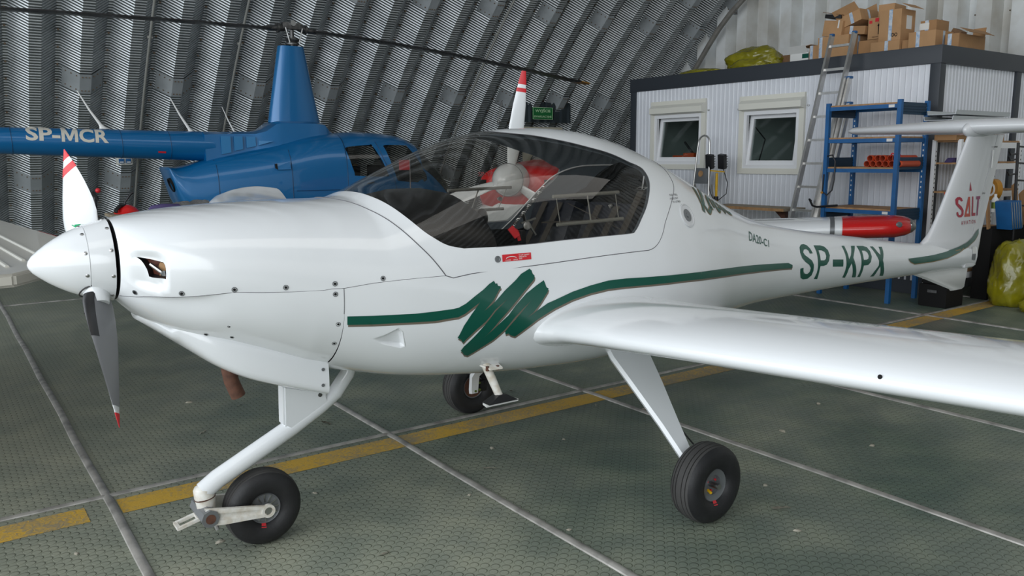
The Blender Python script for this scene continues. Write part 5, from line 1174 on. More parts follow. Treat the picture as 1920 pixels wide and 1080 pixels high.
def drain_tube(y, z, x0, L, lab):
    t = thing('plastic_tube', lab, 'tube', (x0, y, z - .034), 0, 'orange tubes on the blue rack')
    bm = BM(); lathe(bm, [(0, .034), (L, .034), (L, .030), (0, .030), (0, .034)], (0, 0, .034), (1, 0, 0), 20); b = obj('tube_wall', fix(bm), M['pipe'], t)
    bm = BM(); lathe(bm, [(-.002, .0345), (.03, .0365), (.03, .034)], (0, 0, .034), (1, 0, 0), 20); obj('collar', bm, M['orange'], t)
    bm = BM(); lathe(bm, [(.18, .029), (.18, 0)], (0, 0, .034), (1, 0, 0), 16); obj('inner_plug', bm, M['dred'], t)
zb = 1.484 + .036; names = ['leftmost orange tube of the bottom row on the blue rack', 'second orange tube from the left in the bottom row', 'third orange tube from the left in the bottom row', 'fourth orange tube from the left in the bottom row, by the front post', 'orange tube of the bottom row just right of the front post', 'rightmost orange tube of the bottom row on the rack']
for i in range(6): drain_tube(1.86 - i * .0725, zb, 8.275, .40, names[i])
n2 = ['leftmost orange tube of the upper row on the blue rack', 'second orange tube from the left in the upper row', 'third orange tube in the upper row, beside the front post', 'orange tube of the upper row right of the front post', 'orange tube under red tape at the right of the upper row']
for i in range(5): drain_tube(1.86 - .036 - i * .0725, zb + .0605, 8.275 + (.03 if i % 2 else 0), .40, n2[i])
bm = BM(); tube(bm, [(8.33, 1.62, 1.60), (8.30, 1.585, 1.635), (8.31, 1.55, 1.62), (8.34, 1.53, 1.63), (8.36, 1.515, 1.60)], .008, 6); tag(obj('barrier_tape', bm, M['lred']), 'crumpled red tape lying on the orange tubes', 'tape')
bm = BM(); tube(bm, [(8.24, 2.36, 1.60), (8.23, 2.12 + .14, 1.62), (8.23, 2.10 + .12, 1.55), (8.23, 2.22, 1.35), (8.22, 2.235, 1.22), (8.22, 2.30, 1.16), (8.22, 2.36, 1.20), (8.22, 2.35, 1.40)], .008, 8); o = tag(obj('webbing_strap', bm, M['black']), 'black strap looped over the left end of the blue rack', 'strap')
bm = BM(); lathe(bm, [(0, .014), (.01, .014), (.01, 0)], (8.21, 2.355, 1.19), (-1, 0, 0), 12); obj('strap_buckle', bm, M['amber'], o)
bm = BM(); tube(bm, [(8.36, 2.60, 1.08), (8.30, 2.58, 1.10), (8.25, 2.50, 1.03), (8.22, 2.42, 1.02), (8.20, 2.30, 1.035), (8.21, 2.15, 1.05)], .012, 8); tag(obj('lashing_strap', bm, M['black']), 'black strap tying the ladder to the blue rack', 'strap')
t = thing('workbench', 'long wooden bench with brown brackets below the office windows', 'bench', (8.6, 3.55, 0))
bm = BM(); box(bm, (0, .05, .945), (.45, 1.22, .035), bev=.004); obj('bench_top', bm, M['wood2'], t); bm = BM(); box(bm, (-.226, .05, .945), (.004, 1.22, .035)); obj('edge_strip', bm, M['wood'], t)
for yy in (-.42, .5):
    bm = BM(); box(bm, (0, yy, .465), (.06, .05, .93)); prism(bm, [(-.02, .93), (.20, .93), (-.02, .78)], -.02, .02, lambda u, v, d: (d, yy + u * (1 if yy < 0 else 1) * .8, v)); obj('leg', fix(bm), M['brown'], t)
# step ladder
t = thing('step_ladder', 'small aluminium step ladder with paint-stained platform near the left window', 'ladder', (8.7, 4.6, 0))
def sl(y, z, x=0): return Vector((x + (z / 1.93) * .12 - .10, y, z))
arc = [sl(-.20, 0), sl(-.14, 1.2), sl(-.11, 1.70)] + [sl(-.10 * math.cos(a), 1.80 + .10 * math.sin(a)) for a in [PI * q / 8 for q in range(0, 9)]] + [sl(.11, 1.70), sl(.14, 1.2), sl(.20, 0)]
bm = BM(); tube(bm, arc, .013, 10); obj('front_frame', bm, M['alu'], t)
bm = BM(); box(bm, (-.02, 0, 1.34), (.012, .24, .22), Matrix.Rotation(.12, 3, 'Y'), bev=.004); pf = obj('platform', bm, M['rim'], t)
bm = BM(); lathe(bm, [(0, .045), (.001, .045), (.001, 0)], (-.03, .01, 1.37), (-1, 0, .1), 9); obj('paint_stain', bm, M['wood'], pf)
for yy in (-.15, .15): bm = BM(); tube(bm, [(.02, yy, 1.22), (.27, yy * 1.2, .012)], .012, 8); obj('rear_leg', bm, M['alu'], t)
for z in (.35, .65, .95): bm = BM(); box(bm, (-.04 + z * .02, 0, z), (.10, .34 - z * .06, .025)); obj('step', bm, M['alu'], t)
for yy in (-.17, .17): bm = BM(); lathe(bm, [(0, .014), (.02, .014), (.02, 0)], (-.04, yy, .97), (0, 1 if yy > 0 else -1, 0), 10); obj('red_rivet', bm, M['lred'], t)
# site floodlights on a yellow tripod
t = thing('floodlight_stand', 'yellow tripod with two black floodlights beside the step ladder', 'lamp', (8.72, 4.36, 0))
bm = BM(); tube(bm, [(0, 0, .25), (0, 0, 1.02)], .028, 14); obj('lower_tube', bm, M['yellow'], t)
bm = BM(); tube(bm, [(0, 0, 1.0), (0, 0, 1.38)], .018, 14); ut = obj('upper_tube', bm, M['yellow'], t)
bm = BM(); tube(bm, [(0, 0, 1.0), (0, 0, 1.06)], .033, 14); obj('clamp', bm, M['black'], t)
bm = BM(); bar(bm, (0, -.13, 1.40), (0, .15, 1.415), .025, .015); cb = obj('cross_bar', bm, M['yellow'], t)
for k in range(3): a = k * 2.094 + .6; bm = BM(); bar(bm, (math.cos(a) * .03, math.sin(a) * .03, .92), (math.cos(a) * .26, math.sin(a) * .26, .02), .03, .022, (0, 0, 1)); obj('tripod_leg', bm, M['yellow'], t)
for yy in (.115, -.105):
    bm = BM(); box(bm, (-.02, yy, 1.54), (.07, .105, .20), Matrix.Rotation(-.22, 3, 'Y') @ Matrix.Rotation(.12, 3, 'X'), bev=.008); lamp_ = obj('lamp_head', bm, M['black'], t)
    bm = BM()
    for q in range(5): box(bm, (.03, yy, 1.47 + q * .035), (.03, .09, .006), Matrix.Rotation(-.22, 3, 'Y'))
    obj('cooling_fins', bm, M['matblack'], lamp_)
    bm = BM(); tube(bm, [(0, yy, 1.45), (.04, yy * 1.5, 1.25), (.05, yy * 1.3, 1.1), (0, yy * .3, 1.0)], .006, 6); obj('cable', bm, M['black'], lamp_)
# traffic cone raised on a case added as its support
t = thing('cone_support', 'black case added as a support under the traffic cone beside the office corner', 'case', (8.60, 1.10, 0)); bm = BM(); box(bm, (0, 0, .12), (.36, .30, .24), bev=.01); obj('case_body', bm, M['matblack'], t); bm = BM(); box(bm, (-.185, 0, .17), (.012, .10, .03)); obj('handle', bm, M['dsteel'], t)
t = thing('traffic_cone', 'orange and white traffic cone between the blue rack and the white tail', 'traffic cone', (8.60, 1.10, .245))
bm = BM(); box(bm, (0, 0, .02), (.30, .28, .04), bev=.01); obj('base', bm, M['matblack'], t)
bm = BM(); lathe(bm, [(.04, .145), (.30, .118)], (0, 0, 0), (0, 0, 1), 28); obj('lower_band', bm, M['orange'], t)
bm = BM(); lathe(bm, [(.30, .119), (.68, .072)], (0, 0, 0), (0, 0, 1), 28); obj('reflective_sleeve', bm, M['paper'], t)
bm = BM(); lathe(bm, [(.68, .071), (.90, .044), (.915, .048), (.92, .040), (.94, .040), (.955, .044), (.975, .040), (.98, .03), (.98, 0)], (0, 0, 0), (0, 0, 1), 28); obj('cone_tip', bm, M['orange'], t)
# ================================================================= right hand corner
t = thing('white_shelf_unit', 'white slotted steel shelving standing along the office end wall', 'shelf', (8.98, 1.20, 0))
for x, y in ((0, 0), (1.42, 0), (0, .28), (1.42, .28)):
    bm = BM(); bar(bm, (x, y, 0), (x, y, 1.78), .04, .04, (1, 0, 0)); p_ = obj('post', bm, M['pvc'], t)
    for q in range(24): slot(x, y - .0205, .5 + q * .05, .012, .002, .018, 'matblack', p_)
for z in (1.76, 1.52, 1.20, .75, .3): bm = BM(); box(bm, (.71, .14, z), (1.40, .28, .018)); obj('shelf_board', bm, M['wood'], t); bm = BM(); box(bm, (.71, -.01, z - .045), (1.38, .015, .065)); obj('shelf_beam', bm, M['pvc'], t)
for i, (x, z) in enumerate(((9.02, 1.53), (9.12, 1.53))):
    bm = BM(); prism(bm, [(-.05, 0), (.05, 0), (.03, .05), (0, .035)], -.04, .04, lambda u, v, d: (x + u, 1.32 + d, z + v)); tag(obj('purple_bracket', fix(bm), M['purple']), ('left small purple bracket on the white shelf', 'right small purple bracket on the white shelf')[i], 'bracket', 'purple brackets')
tl = ['topmost galvanised tray on the white shelf unit', 'second galvanised tray from the top, sticking out to the left', 'third galvanised tray from the top of the stack', 'lowest galvanised tray, bright end, on the white shelf unit']
for i in range(4):
    z = 2.10 - i * .062; off = (0, -.06, .01, .03)[i]
    bm = BM(); x0, x1 = 8.72 + off, 9.95 + off
    prism(bm, [(-.16, .045), (-.15, 0), (.15, 0), (.16, .045), (.155, .047), (.145, .006), (-.145, .006), (-.155, .047)], x0, x1, lambda u, v, d: (d, 1.30 + u, z - .06 + v))
    tag(obj('metal_tray', fix(bm), mat('galvanised', (.55, .58, .60), .35, metal=.6)), tl[i], 'tray', 'stacked galvanised trays')
t = thing('flat_box', 'flat brown carton carrying the galvanised trays', 'box', (9.45, 1.33, 1.77)); bm = BM(); box(bm, (0, 0, .035), (1.1, .24, .07)); obj('box_body', bm, M['card2'], t)
t = thing('coat_stand', 'black tubular steel clothes stand with hooked arms at the right edge', 'stand', (9.72, .88, 0))
bm = BM(); tube(bm, [(0, 0, 0), (-.12, 0, 1.74)], .016, 10); tube(bm, [(.06, 0, 0), (-.06, 0, 1.74)], .012, 10) if False else None; obj('upright', bm, M['black'], t)
bm = BM(); tube(bm, [(.55, 0, 0), (.45, 0, 1.74)], .016, 10); obj('upright', bm, M['black'], t)
for z in (1.70, 1.52, 1.33, 1.05): bm = BM(); tube(bm, [(-.11, 0, z), (.2, -.02, z - .015), (.47, 0, z)], .010, 8); obj('cross_bar', bm, M['black'], t)
for z in (1.62, 1.56, 1.40): bm = BM(); tube(bm, [(-.11, 0, z), (-.28, 0, z - .01), (-.33, 0, z + .03)], .010, 8); obj('hook', bm, M['black'], t)
t = thing('tape_reel', 'yellow brown reel of tape hanging behind the rudder', 'reel', (9.60, 1.10, 1.22)); bm = BM(); lathe(bm, [(-.03, .05), (-.03, .12), (.03, .12), (.03, .05), (-.03, .05)], (0, 0, 0), (1, -.6, 0), 28); obj('reel_body', fix(bm), M['amber'], t); bm = BM(); lathe(bm, [(-.034, .05), (-.034, .075), (.034, .075), (.034, .05)], (0, 0, 0), (1, -.6, 0), 28); obj('reel_core', fix(bm), M['paper'], t)
t = thing('spray_bottle', 'pale bottle with green label behind the rudder', 'bottle', (9.40, .98, .98)); bm = BM(); lathe(bm, [(0, 0), (0, .035), (.14, .035), (.17, .015), (.20, .015), (.20, 0)], (0, 0, 0), (0, 0, 1), 18); obj('bottle_body', bm, M['paper'], t); bm = BM(); lathe(bm, [(.04, .0355), (.11, .0355)], (0, 0, 0), (0, 0, 1), 18); obj('label', bm, M['wheelgreen'], t)
t = thing('support_cabinet', 'dark low cabinet added as a support behind the yellow bags at the right edge', 'cabinet', (9.95, 1.03, 0)); bm = BM(); box(bm, (0, 0, .40), (1.3, .18, .80), bev=.01); obj('body', bm, M['matblack'], t)  # cabinet added to hold up the boards and blue panels
for i in range(5):
    t = thing('binder', ['leftmost blue glossy panel leaning behind the rudder', 'second blue glossy panel from the left', 'third blue glossy panel from the left', 'fourth blue glossy panel from the left', 'rightmost blue glossy panel near the black stand'][i], 'panel', (9.42 + i * .055, .86, .80), 0, 'blue panels leaning together'); t.rotation_euler = (0, -.30, 0)
    bm = BM(); box(bm, (0, 0, .16), (.045, .16, .32), bev=.006); obj('panel_body', bm, M['rackblue'], t); bm = BM(); box(bm, (0, -.081, .16), (.012, .004, .30)); obj('edge_trim', bm, M['steel'], t)
for i in range(3):
    t = thing('steel_pot', ['left shiny steel tube near the right edge', 'middle shiny steel tube near the right edge', 'right shiny steel tube at the right edge'][i], 'tube', (9.95 + i * .085, .80, .80), 0, 'shiny steel tubes'); t.rotation_euler = (0, -.38, 0)
    bm = BM(); lathe(bm, [(0, 0), (0, .028), (.22 + .05 * i, .03), (.22 + .05 * i, .026), (.05, .024), (.05, 0)], (0, 0, 0), (0, 0, 1), 20); obj('tube_body', bm, M['steel'], t)
for i, (x, y, z, w, h, r, lb) in enumerate(((9.30, .98, .80, .05, .42, -.25, 'upright brown board leaning behind the rudder'), (10.02, 1.0, .80, .10, .50, -.30, 'tall brown board leaning behind the black stand'), (10.20, .98, .80, .12, .42, -.42, 'short wide brown board leaning at the right edge'), (10.38, 1.02, .80, .10, .55, -.2, 'farthest brown board at the right edge'))):
    t = thing('board_offcut', lb, 'board', (x, y, z), 0, 'leaning brown boards'); t.rotation_euler = (0, r, 0); bm = BM(); box(bm, (0, 0, h / 2), (w, .02, h)); obj('plank', bm, M['card2'], t)
sack('plastic_bag', 'crumpled yellow plastic bag on the floor behind the rudder', (9.70, .56, 0), (.36, .25, .40), 11)
sack('plastic_bag', 'large yellow plastic bag at the right edge of the floor', (10.40, .52, 0), (.34, .28, .44), 21)
sack('plastic_bag', 'knotted yellow plastic bag just behind the rudder, left of the large ones', (9.28, .66, 0), (.30, .24, .44), 51)
sack('plastic_bag', 'flat yellow plastic bag lying in front of the others near the tail', (8.95, .30, 0), (.16, .14, .09), 31)
sack('plastic_bag', 'yellow plastic bag draped on top of the floor bags', (10.05, .54, .60), (.50, .22, .16), 41)
# ================================================================= wall items
t = thing('evacuation_sign', 'green emergency exit sign on the dark ribbed sheet beside the white blade', 'sign', (8.98, 8.72, 2.16))
bm = BM(); box(bm, (.05, 0, .24), (.46, .012, .21)); sg = obj('sign_plate', bm, M['exit'], t, smooth=False)
bm = BM()
for c, s in (((.05, -.008, .135), (.45, .003, .006)), ((.05, -.008, .343), (.45, .003, .006)), ((-.175, -.008, .24), (.006, .003, .21)), ((.275, -.008, .24), (.006, .003, .21))): box(bm, c, s)
obj('sign_border', bm, M['exitt'], sg)
text_mesh('sign_text', 'WYJŚCIE', lambda u, v: (-.125 + u * .35, -.009, .245 + v * .08), M['exitt'], sg, bold=.02)
text_mesh('sign_text', 'EWAKUACYJNE', lambda u, v: (-.15 + u * .40, -.009, .155 + v * .045), M['exitt'], sg, bold=.02)
bm = BM(); x = -.32; pts = []
while x < .75: pts += [(x, .03), (x + .10, .03), (x + .115, -.02), (x + .15, -.02), (x + .165, .03)]; x += .18
A = [bm.verts.new((a, d + .05, .08)) for a, d in pts]; B = [bm.verts.new((a, d + .05, .44)) for a, d in pts]
for i in range(len(pts) - 1): bm.faces.new((A[i], A[i + 1], B[i + 1], B[i]))
tag(obj('door_hood', bm, mat('dark_sheet', (.05, .065, .075), .4, metal=.4), None, smooth=False), 'dark ribbed sheet metal hood over the exit door', 'hood').location = (8.98, 8.72, 2.16)
bm = BM(); box(bm, (9.12, 8.84, 1.08), (.90, .05, 2.16), bev=.01); tag(obj('exit_door', bm, M['tan']), 'beige emergency door under the green exit sign', 'door')
t = thing('socket_box', 'grey power socket box with two blue sockets on the ribbed wall', 'socket', (2.05, 9.28, 1.56)); bm = BM(); box(bm, (0, 0, .07), (.20, .08, .15), bev=.008); sb = obj('box_body', bm, M['cream'], t)
for s in (-.045, .045): bm = BM(); box(bm, (s, -.05, .045), (.065, .03, .065), bev=.006); bl = obj('blue_socket', bm, M['rackblue'], sb); bm = BM(); box(bm, (s, -.067, .03), (.05, .004, .014)); obj('socket_lid', bm, M['paper'], bl)
bm = BM(); lathe(bm, [(0, .022), (.02, .022), (.02, 0)], (-.0, -.04, .13), (0, -1, 0), 16); obj('red_socket', bm, M['lred'], sb)
bm = BM(); tube(bm, [(-.12, .09, 0), (-.03, .09, .33), (-.02, .07, .36)], .012, 8); lathe(bm, [(0, .03), (.03, .035), (.05, 0)], (-.13, .05, -.02), (0, -1, 0), 16); tag(obj('wall_lever', bm, M['steel']), 'chrome lever with round knob on the wall left of the exit sign', 'lever').location = (8.20, 8.70, 2.25)
M['louvre'] = mat('louvre_blue', (0.02, 0.17, 0.38), .5)
# ================================================================= blue helicopter
HY = 7.0
H = thing('helicopter', 'blue four-seat helicopter with long black two-blade rotor, nose to the right', 'helicopter', (3.9, HY, 0)); HO = Vector((3.9, HY, 0))
def hobj(name, bm, m, par=None, ang=40, sm=True):
    o = obj(name, bm, m, par or H, ang=ang, smooth=sm)
    if (par or H) is H: o.matrix_parent_inverse = Matrix.Translation(-HO)
    return o
# lower body / engine cowling, from tail end to the firewall behind the cabin
# (x, top z, bottom z, half width)
BT = tab("2.06 1.535 2.13 1.53 2.56 1.63 3.21 1.775 3.92 1.935 4.10 1.945")
BB = tab("2.06 1.50 2.10 1.30 2.20 1.02 2.45 0.62 3.2 0.52 4.10 0.50")
BW = tab("2.06 0.26 2.3 0.33 2.8 0.45 3.4 0.56 4.10 0.62")
rings = []
for k in range(25):
    x = 2.06 + (4.10 - 2.06) * k / 24; t, b = BT(x), BB(x); rings.append(superring(x, HY, (t + b) / 2, BW(x), (t - b) / 2, 3.6))
body = hobj('engine_cowling', loft(rings), M['blue'], ang=60)
# cabin: roof shell + lower shell + pillars + glazing
CT = tab("4.10 1.945 4.40 1.965 4.70 1.955 5.0 1.92 5.2 1.84 5.5 1.62 5.8 1.30 6.05 0.95")
CB = tab("4.10 0.50 5.0 0.46 5.6 0.50 5.9 0.62 6.05 0.93")
CW = tab("4.10 0.62 4.7 0.65 5.2 0.61 5.6 0.47 5.9 0.28 6.05 0.05")
def crings(x0, x1, n, f): return [f(x0 + (x1 - x0) * k / n) for k in range(n + 1)]
def cpt(x, a):   # a: -pi/2 keel .. 0 near side .. pi/2 top .. pi far side
    t, b, w = CT(x), CB(x), CW(x); zc = (t + b) / 2; n = 3.2 if x < 5.2 else 2.6; c, s = math.cos(a), math.sin(a)
    return (x, HY - w * math.copysign(abs(c) ** (2 / n), c), zc + (t - b) / 2 * math.copysign(abs(s) ** (2 / n), s))
def xz2ac(x, z):
    t, b, w = CT(x), CB(x), CW(x); zc = (t + b) / 2; n = 3.2 if x < 5.2 else 2.6; s = max(-1, min(1, (z - zc) / ((t - b) / 2)))
    return math.asin(math.copysign(abs(s) ** (n / 2), s))
def cpoly(pts): return [(x, xz2ac(x, z)) for x, z in pts]
w1 = cpoly(catmull([(4.12, 1.735), (4.16, 1.765), (4.46, 1.79), (4.50, 1.77), (4.66, 1.43), (4.62, 1.385), (4.24, 1.40), (4.20, 1.44), (4.13, 1.70)], 3))
w2 = cpoly(catmull([(4.65, 1.775), (4.70, 1.79), (4.99, 1.785), (5.03, 1.76), (5.26, 1.42), (5.22, 1.30), (4.85, 1.32), (4.78, 1.38), (4.66, 1.75)], 3))
ws_l = cpoly([(5.12, 1.775), (5.36, 1.60), (5.60, 1.38), (5.70, 1.20), (5.55, 1.05), (5.38, 1.30)])
def cpatch(name, polys, m, par, off=0.0, step=0.06):
    def fn(x, a):
        p = Vector(cpt(x, a)); q = Vector((x, HY, (CT(x) + CB(x)) / 2)); return tuple(p + (q - p).normalized() * (-off)) if off else tuple(p)
    V, F, _ = region(polys, fn, step, 0.6, 0.03); bm = BM(); vs = [bm.verts.new(v) for v in V]
    for f in F:
        try: bm.faces.new([vs[i] for i in f])
        except ValueError: pass
    fix(bm); return hobj(name, bm, m, par, ang=60)
windscreen = [(5.20, .42), (5.20, PI / 2), (5.20, PI - .42), (5.60, PI - .30), (5.86, PI - .12), (5.90, PI / 2), (5.86, .12), (5.60, .30)]
crect = [(4.10, -PI / 2), (6.04, -PI / 2), (6.04, 1.5 * PI), (4.10, 1.5 * PI)]
cab = cpatch('cabin_shell', [crect, w1, mir(w1), w2, mir(w2), windscreen], M['blue'], None)
for nm, pw in (('rear_window', w1), ('rear_window', mir(w1)), ('door_window', w2), ('door_window', mir(w2)), ('windscreen', windscreen)): cpatch(nm, [pw], M['heliglass'], cab, -0.004)
bm = BM(); box(bm, (4.12, HY, 1.0), (.03, 1.1, .9)); hobj('firewall', bm, M['black'])
bm = BM(); box(bm, (4.9, HY, .9), (1.5, 1.0, .05)); hobj('cabin_floor', bm, M['black'])
for yy in (-.28, .28):
    for xx in (4.30, 4.95):
        bm = BM(); box(bm, (xx, HY + yy, 1.25), (.10, .42, .55), bev=.03); box(bm, (xx + .22, HY + yy, 1.0), (.42, .42, .12), bev=.03); hobj('seat', bm, M['matblack'])
bm = BM(); tube(bm, [(4.45, HY - .1, 1.50), (4.45, HY + .4, 1.50)], .05, 10); hobj('headrest', bm, mat('tan_cloth', (.42, .29, .15), .8))
def hline(pts, r=0.004, m=None, name='panel_seam', par=None):
    bm = BM(); tube(bm, pts, r, 5); return hobj(name, bm, m or mat_seamb, par)
mat_seamb = mat('blue_seam', (0.002, 0.04, 0.11), .5)
def bside(x, z, off=.002):
    t, b, w = BT(x), BB(x), BW(x); zc = (t + b) / 2; s = max(-1, min(1, (z - zc) / ((t - b) / 2))); y = w * (1 - abs(s) ** 3.6) ** (1 / 3.6); return (x, HY - y - off, z)
for x in (2.57, 3.41): hline([bside(x, BB(x) + .12 + (BT(x) - BB(x) - .14) * k / 14) for k in range(15)])
hline([bside(2.25 + k * .09, 1.10) for k in range(15)]); hline([bside(3.45 + k * .08, 1.23) for k in range(8)])
hline([tuple(Vector(cpt(4.105 + k * .001, -1.2 + k * .16)) + Vector((0, 0, .0))) for k in range(16)])
dl = catmull([(4.55, 1.83), (4.62, 1.60), (4.76, 1.30), (4.80, 0.9)], 6); hline([(lambda p: (p[0], p[1] - .003, p[2]))(cpt(x, xz2ac(x, z))) for x, z in dl])
bm = BM(); tube(bm, [(4.36, HY - .655, 1.30), (4.45, HY - .67, 1.315)], .008, 6); hobj('door_handle', bm, M['black'])
# rear face with exhaust opening
bm = BM(); lathe(bm, [(-.02, .085), (.05, .085), (.05, .07), (-.02, .07), (-.02, .085)], (2.13, HY - .14, 1.34), (-.92, 0, -.35), 24); lathe(bm, [(0, .07), (.0, 0)], (2.13, HY - .14, 1.34), (-.92, 0, -.35), 24); hobj('exhaust_opening', fix(bm), M['matblack'])
# side air scoop
bm = BM(); pts = [(3.21, 1.565), (3.385, 1.585), (3.392, 1.495), (3.235, 1.49), (3.205, 1.52)]; vs = vadd(bm, [bside(x, z, .006) for x, z in pts]); bm.faces.new(vs); r = bmesh.ops.extrude_face_region(bm, geom=bm.faces[:]); bmesh.ops.translate(bm, vec=(0, -.02, 0), verts=[v for v in r['geom'] if isinstance(v, bmesh.types.BMVert)]); sc_ = hobj('air_scoop', fix(bm), M['blue'])
bm = BM(); vs = vadd(bm, [bside(x, z, .031) for x, z in [(3.205, 1.56), (3.235, 1.565), (3.235, 1.49), (3.205, 1.51)]]); bm.faces.new(vs); hobj('scoop_mouth', bm, M['matblack'], sc_)
# rotor-mast base fairing with louvres
rings = []
for x, zt, zb, w in ((2.50, 1.94, 1.60, .18), (2.60, 1.945, 1.60, .185), (3.0, 1.955, 1.66, .22), (3.10, 1.955, 1.70, .25), (3.22, 1.985, 1.74, .29), (3.34, 2.07, 1.78, .31), (3.40, 2.085, 1.80, .32), (3.85, 2.085, 1.88, .32), (3.98, 2.07, 1.90, .30), (4.06, 1.985, 1.90, .26), (4.14, 1.955, 1.92, .2)):
    rings.append([(x, HY + w * .55, zt), (x, HY + w * .9, zt - .03), (x, HY + w, zb), (x, HY - w, zb), (x, HY - w * .9, zt - .03), (x, HY - w * .55, zt)])
mb = hobj('mast_base', loft(rings), M['blue'], ang=30)
for i, (x0, x1, z0, z1) in enumerate(((2.68, 2.79, 1.68, 1.895), (2.83, 2.93, 1.72, 1.895), (2.975, 3.08, 1.755, 1.89), (3.11, 3.27, 1.785, 1.84))):
    y = HY - .195 - .05 * i * .3 - .022; bm = BM(); pts = [(x0, z0), (x1, z0 + .02), (x1 if i < 3 else x1, z1), (x0, z1)] if i < 3 else [(x0, z0), (x1, z0 + .05), (x0, z1)]
    prism(bm, pts, 0, .012, lambda u, v, d: (u, HY - (.175 + (u - 2.6) * .10 + max(0, u - 3.05) * .35) - .012 - d + (v - 1.7) * .0, v)); hobj('louvre', fix(bm), M['louvre'], mb)
# mast fairing
rings = []
for z, xa, xb, w in ((2.075, 3.335, 4.02, .14), (2.3, 3.375, 3.975, .125), (2.6, 3.43, 3.92, .11), (2.9, 3.485, 3.865, .10), (3.02, 3.508, 3.842, .095)):
    c = (xa + xb) / 2; L_ = (xb - xa) / 2; rings.append([(c + L_ * math.copysign(abs(math.cos(k * PI / 16)) ** .85, math.cos(k * PI / 16)), HY + w * math.sin(k * PI / 16), z) for k in range(32)])
hobj('mast_fairing', loft(rings), M['blue'], ang=50)
# rotor head
bm = BM(); tube(bm, [(3.70, HY, 3.0), (3.70, HY, 3.22)], .028, 14); lathe(bm, [(3.04, .085), (3.06, .085), (3.075, .07), (3.10, .09), (3.12, .085), (3.125, 0)], (3.70, HY, 0), (0, 0, 1), 24); hobj('swashplate', fix(bm), M['dsteel'])
bm = BM(); box(bm, (3.70, HY, 3.27), (.26, .10, .085), bev=.03); hub_ = hobj('rotor_hub', bm, M['dsteel'])
bm = BM(); tube(bm, [(3.70, HY - .07, 3.30), (3.70, HY + .07, 3.30)], .035, 14); hobj('teeter_bolt', bm, M['steel'], hub_)
for sx in (-1, 1):
    bm = BM(); tube(bm, [(3.70 + sx * .09, HY - .02 * sx, 3.255), (3.70 + sx * .20, HY + .005 * sx, 3.235)], .048, 14); tube(bm, [(3.70 + sx * .17, HY, 3.24), (3.70 + sx * .19, HY, 3.238)], .062, 16); tube(bm, [(3.70 + sx * .19, HY, 3.237), (3.70 + sx * .32, HY + .01 * sx, 3.225)], .034, 12); hobj('blade_grip', bm, M['dsteel'], hub_)
    bm = BM(); tube(bm, [(3.70 + sx * .11, HY - .085, 3.24), (3.70 + sx * .06, HY - .08, 3.06)], .010, 8); hobj('pitch_link', bm, M['steel'], hub_)
def rotor_blade(sx, z1, y1, droop, L=5.03):
    rings = []
    P0 = Vector((3.70 + sx * .28, HY, 3.225)); 
    for k in range(25):
        t = k / 24; x = 3.70 + sx * (.28 + (L - .28) * t); z = 3.225 + (z1 - 3.225) * (t ** 1.45 if droop else t); y = HY + (y1 - HY) * t; ch = .25; th = .016
        if t > .97: ch *= .8
        rings.append([(x, y + ch * (u - .35), z + s * th * q) for u, s, q in ((0, 1, .4), (.25, 1, 1), (.6, 1, .7), (1, 1, .1), (1, -1, .1), (.6, -1, .7), (.25, -1, 1), (0, -1, .4))])
    o = hobj('rotor_blade', loft(rings[:]), M['black'], ang=30)
    tip = loft(grow([[Vector(p) for p in r] for r in rings[-2:]], 1.06)); hobj('blade_tip', tip, M['amber'], o, ang=30)
rotor_blade(1, 2.83, 7.45, True, 5.3); rotor_blade(-1, 3.06, 6.5, True)
# tail boom
rings = []
for k in range(13):
    t = k / 12; x = 2.62 - 5.6 * t; r = .178 - .095 * t; zc = 1.775 + .155 * t; rings.append(circle3((x, HY, zc), (1, 0, 0.03), r, 64))
bo = hobj('tail_boom', loft(rings), M['blue'], ang=50)
for x in (.53, 1.60, 2.12): t = (2.62 - x) / 5.6; bm = BM(); c = circle3((x, HY, 1.775 + .155 * t), (1, 0, .03), .1785 - .095 * t + .001, 28); tube(bm, c, .003, 5, closed=True); hobj('boom_seam', bm, mat_seamb, bo)
def boom_pt(x, z, off=.003):
    t = (2.62 - x) / 5.6; zc = 1.775 + .155 * t; r = .178 - .095 * t; dz = max(-r * .999, min(r * .999, z - zc)); return (x, HY - math.sqrt(r * r - dz * dz) - off, z)
letm = mat('cream_letters', (.60, .57, .50), .4)
def regm(u, v): return boom_pt(.66 + (u + v * .012) * .80, 1.835 - u * .028 + v * .150)
text_mesh('registration_text', 'SP-', lambda u, v: regm(u * .405, v), letm, bo, bold=.03, cuts=8); text_mesh('registration_text', 'CR', lambda u, v: regm(.635 + u * .365, v), letm, bo, bold=.03, cuts=8)
V, F, _ = region([[(.42 + a * .20, b) for a, b in [(0, 0), (0, 1), (.26, 1), (.5, .40), (.74, 1), (1, 1), (1, 0), (.80, 0), (.80, .66), (.57, .08), (.43, .08), (.20, .66), (.20, 0)]]], regm, .03, .3, .03); o = obj('registration_text', (V, F), letm, bo)
bm = BM(); V = [boom_pt(x, z, .004) for x, z in ((1.975, 1.70), (2.06, 1.695), (2.06, 1.715), (1.975, 1.72))]; bm.faces.new(vadd(bm, V)); hobj('warning_label', bm, M['lred'], bo)
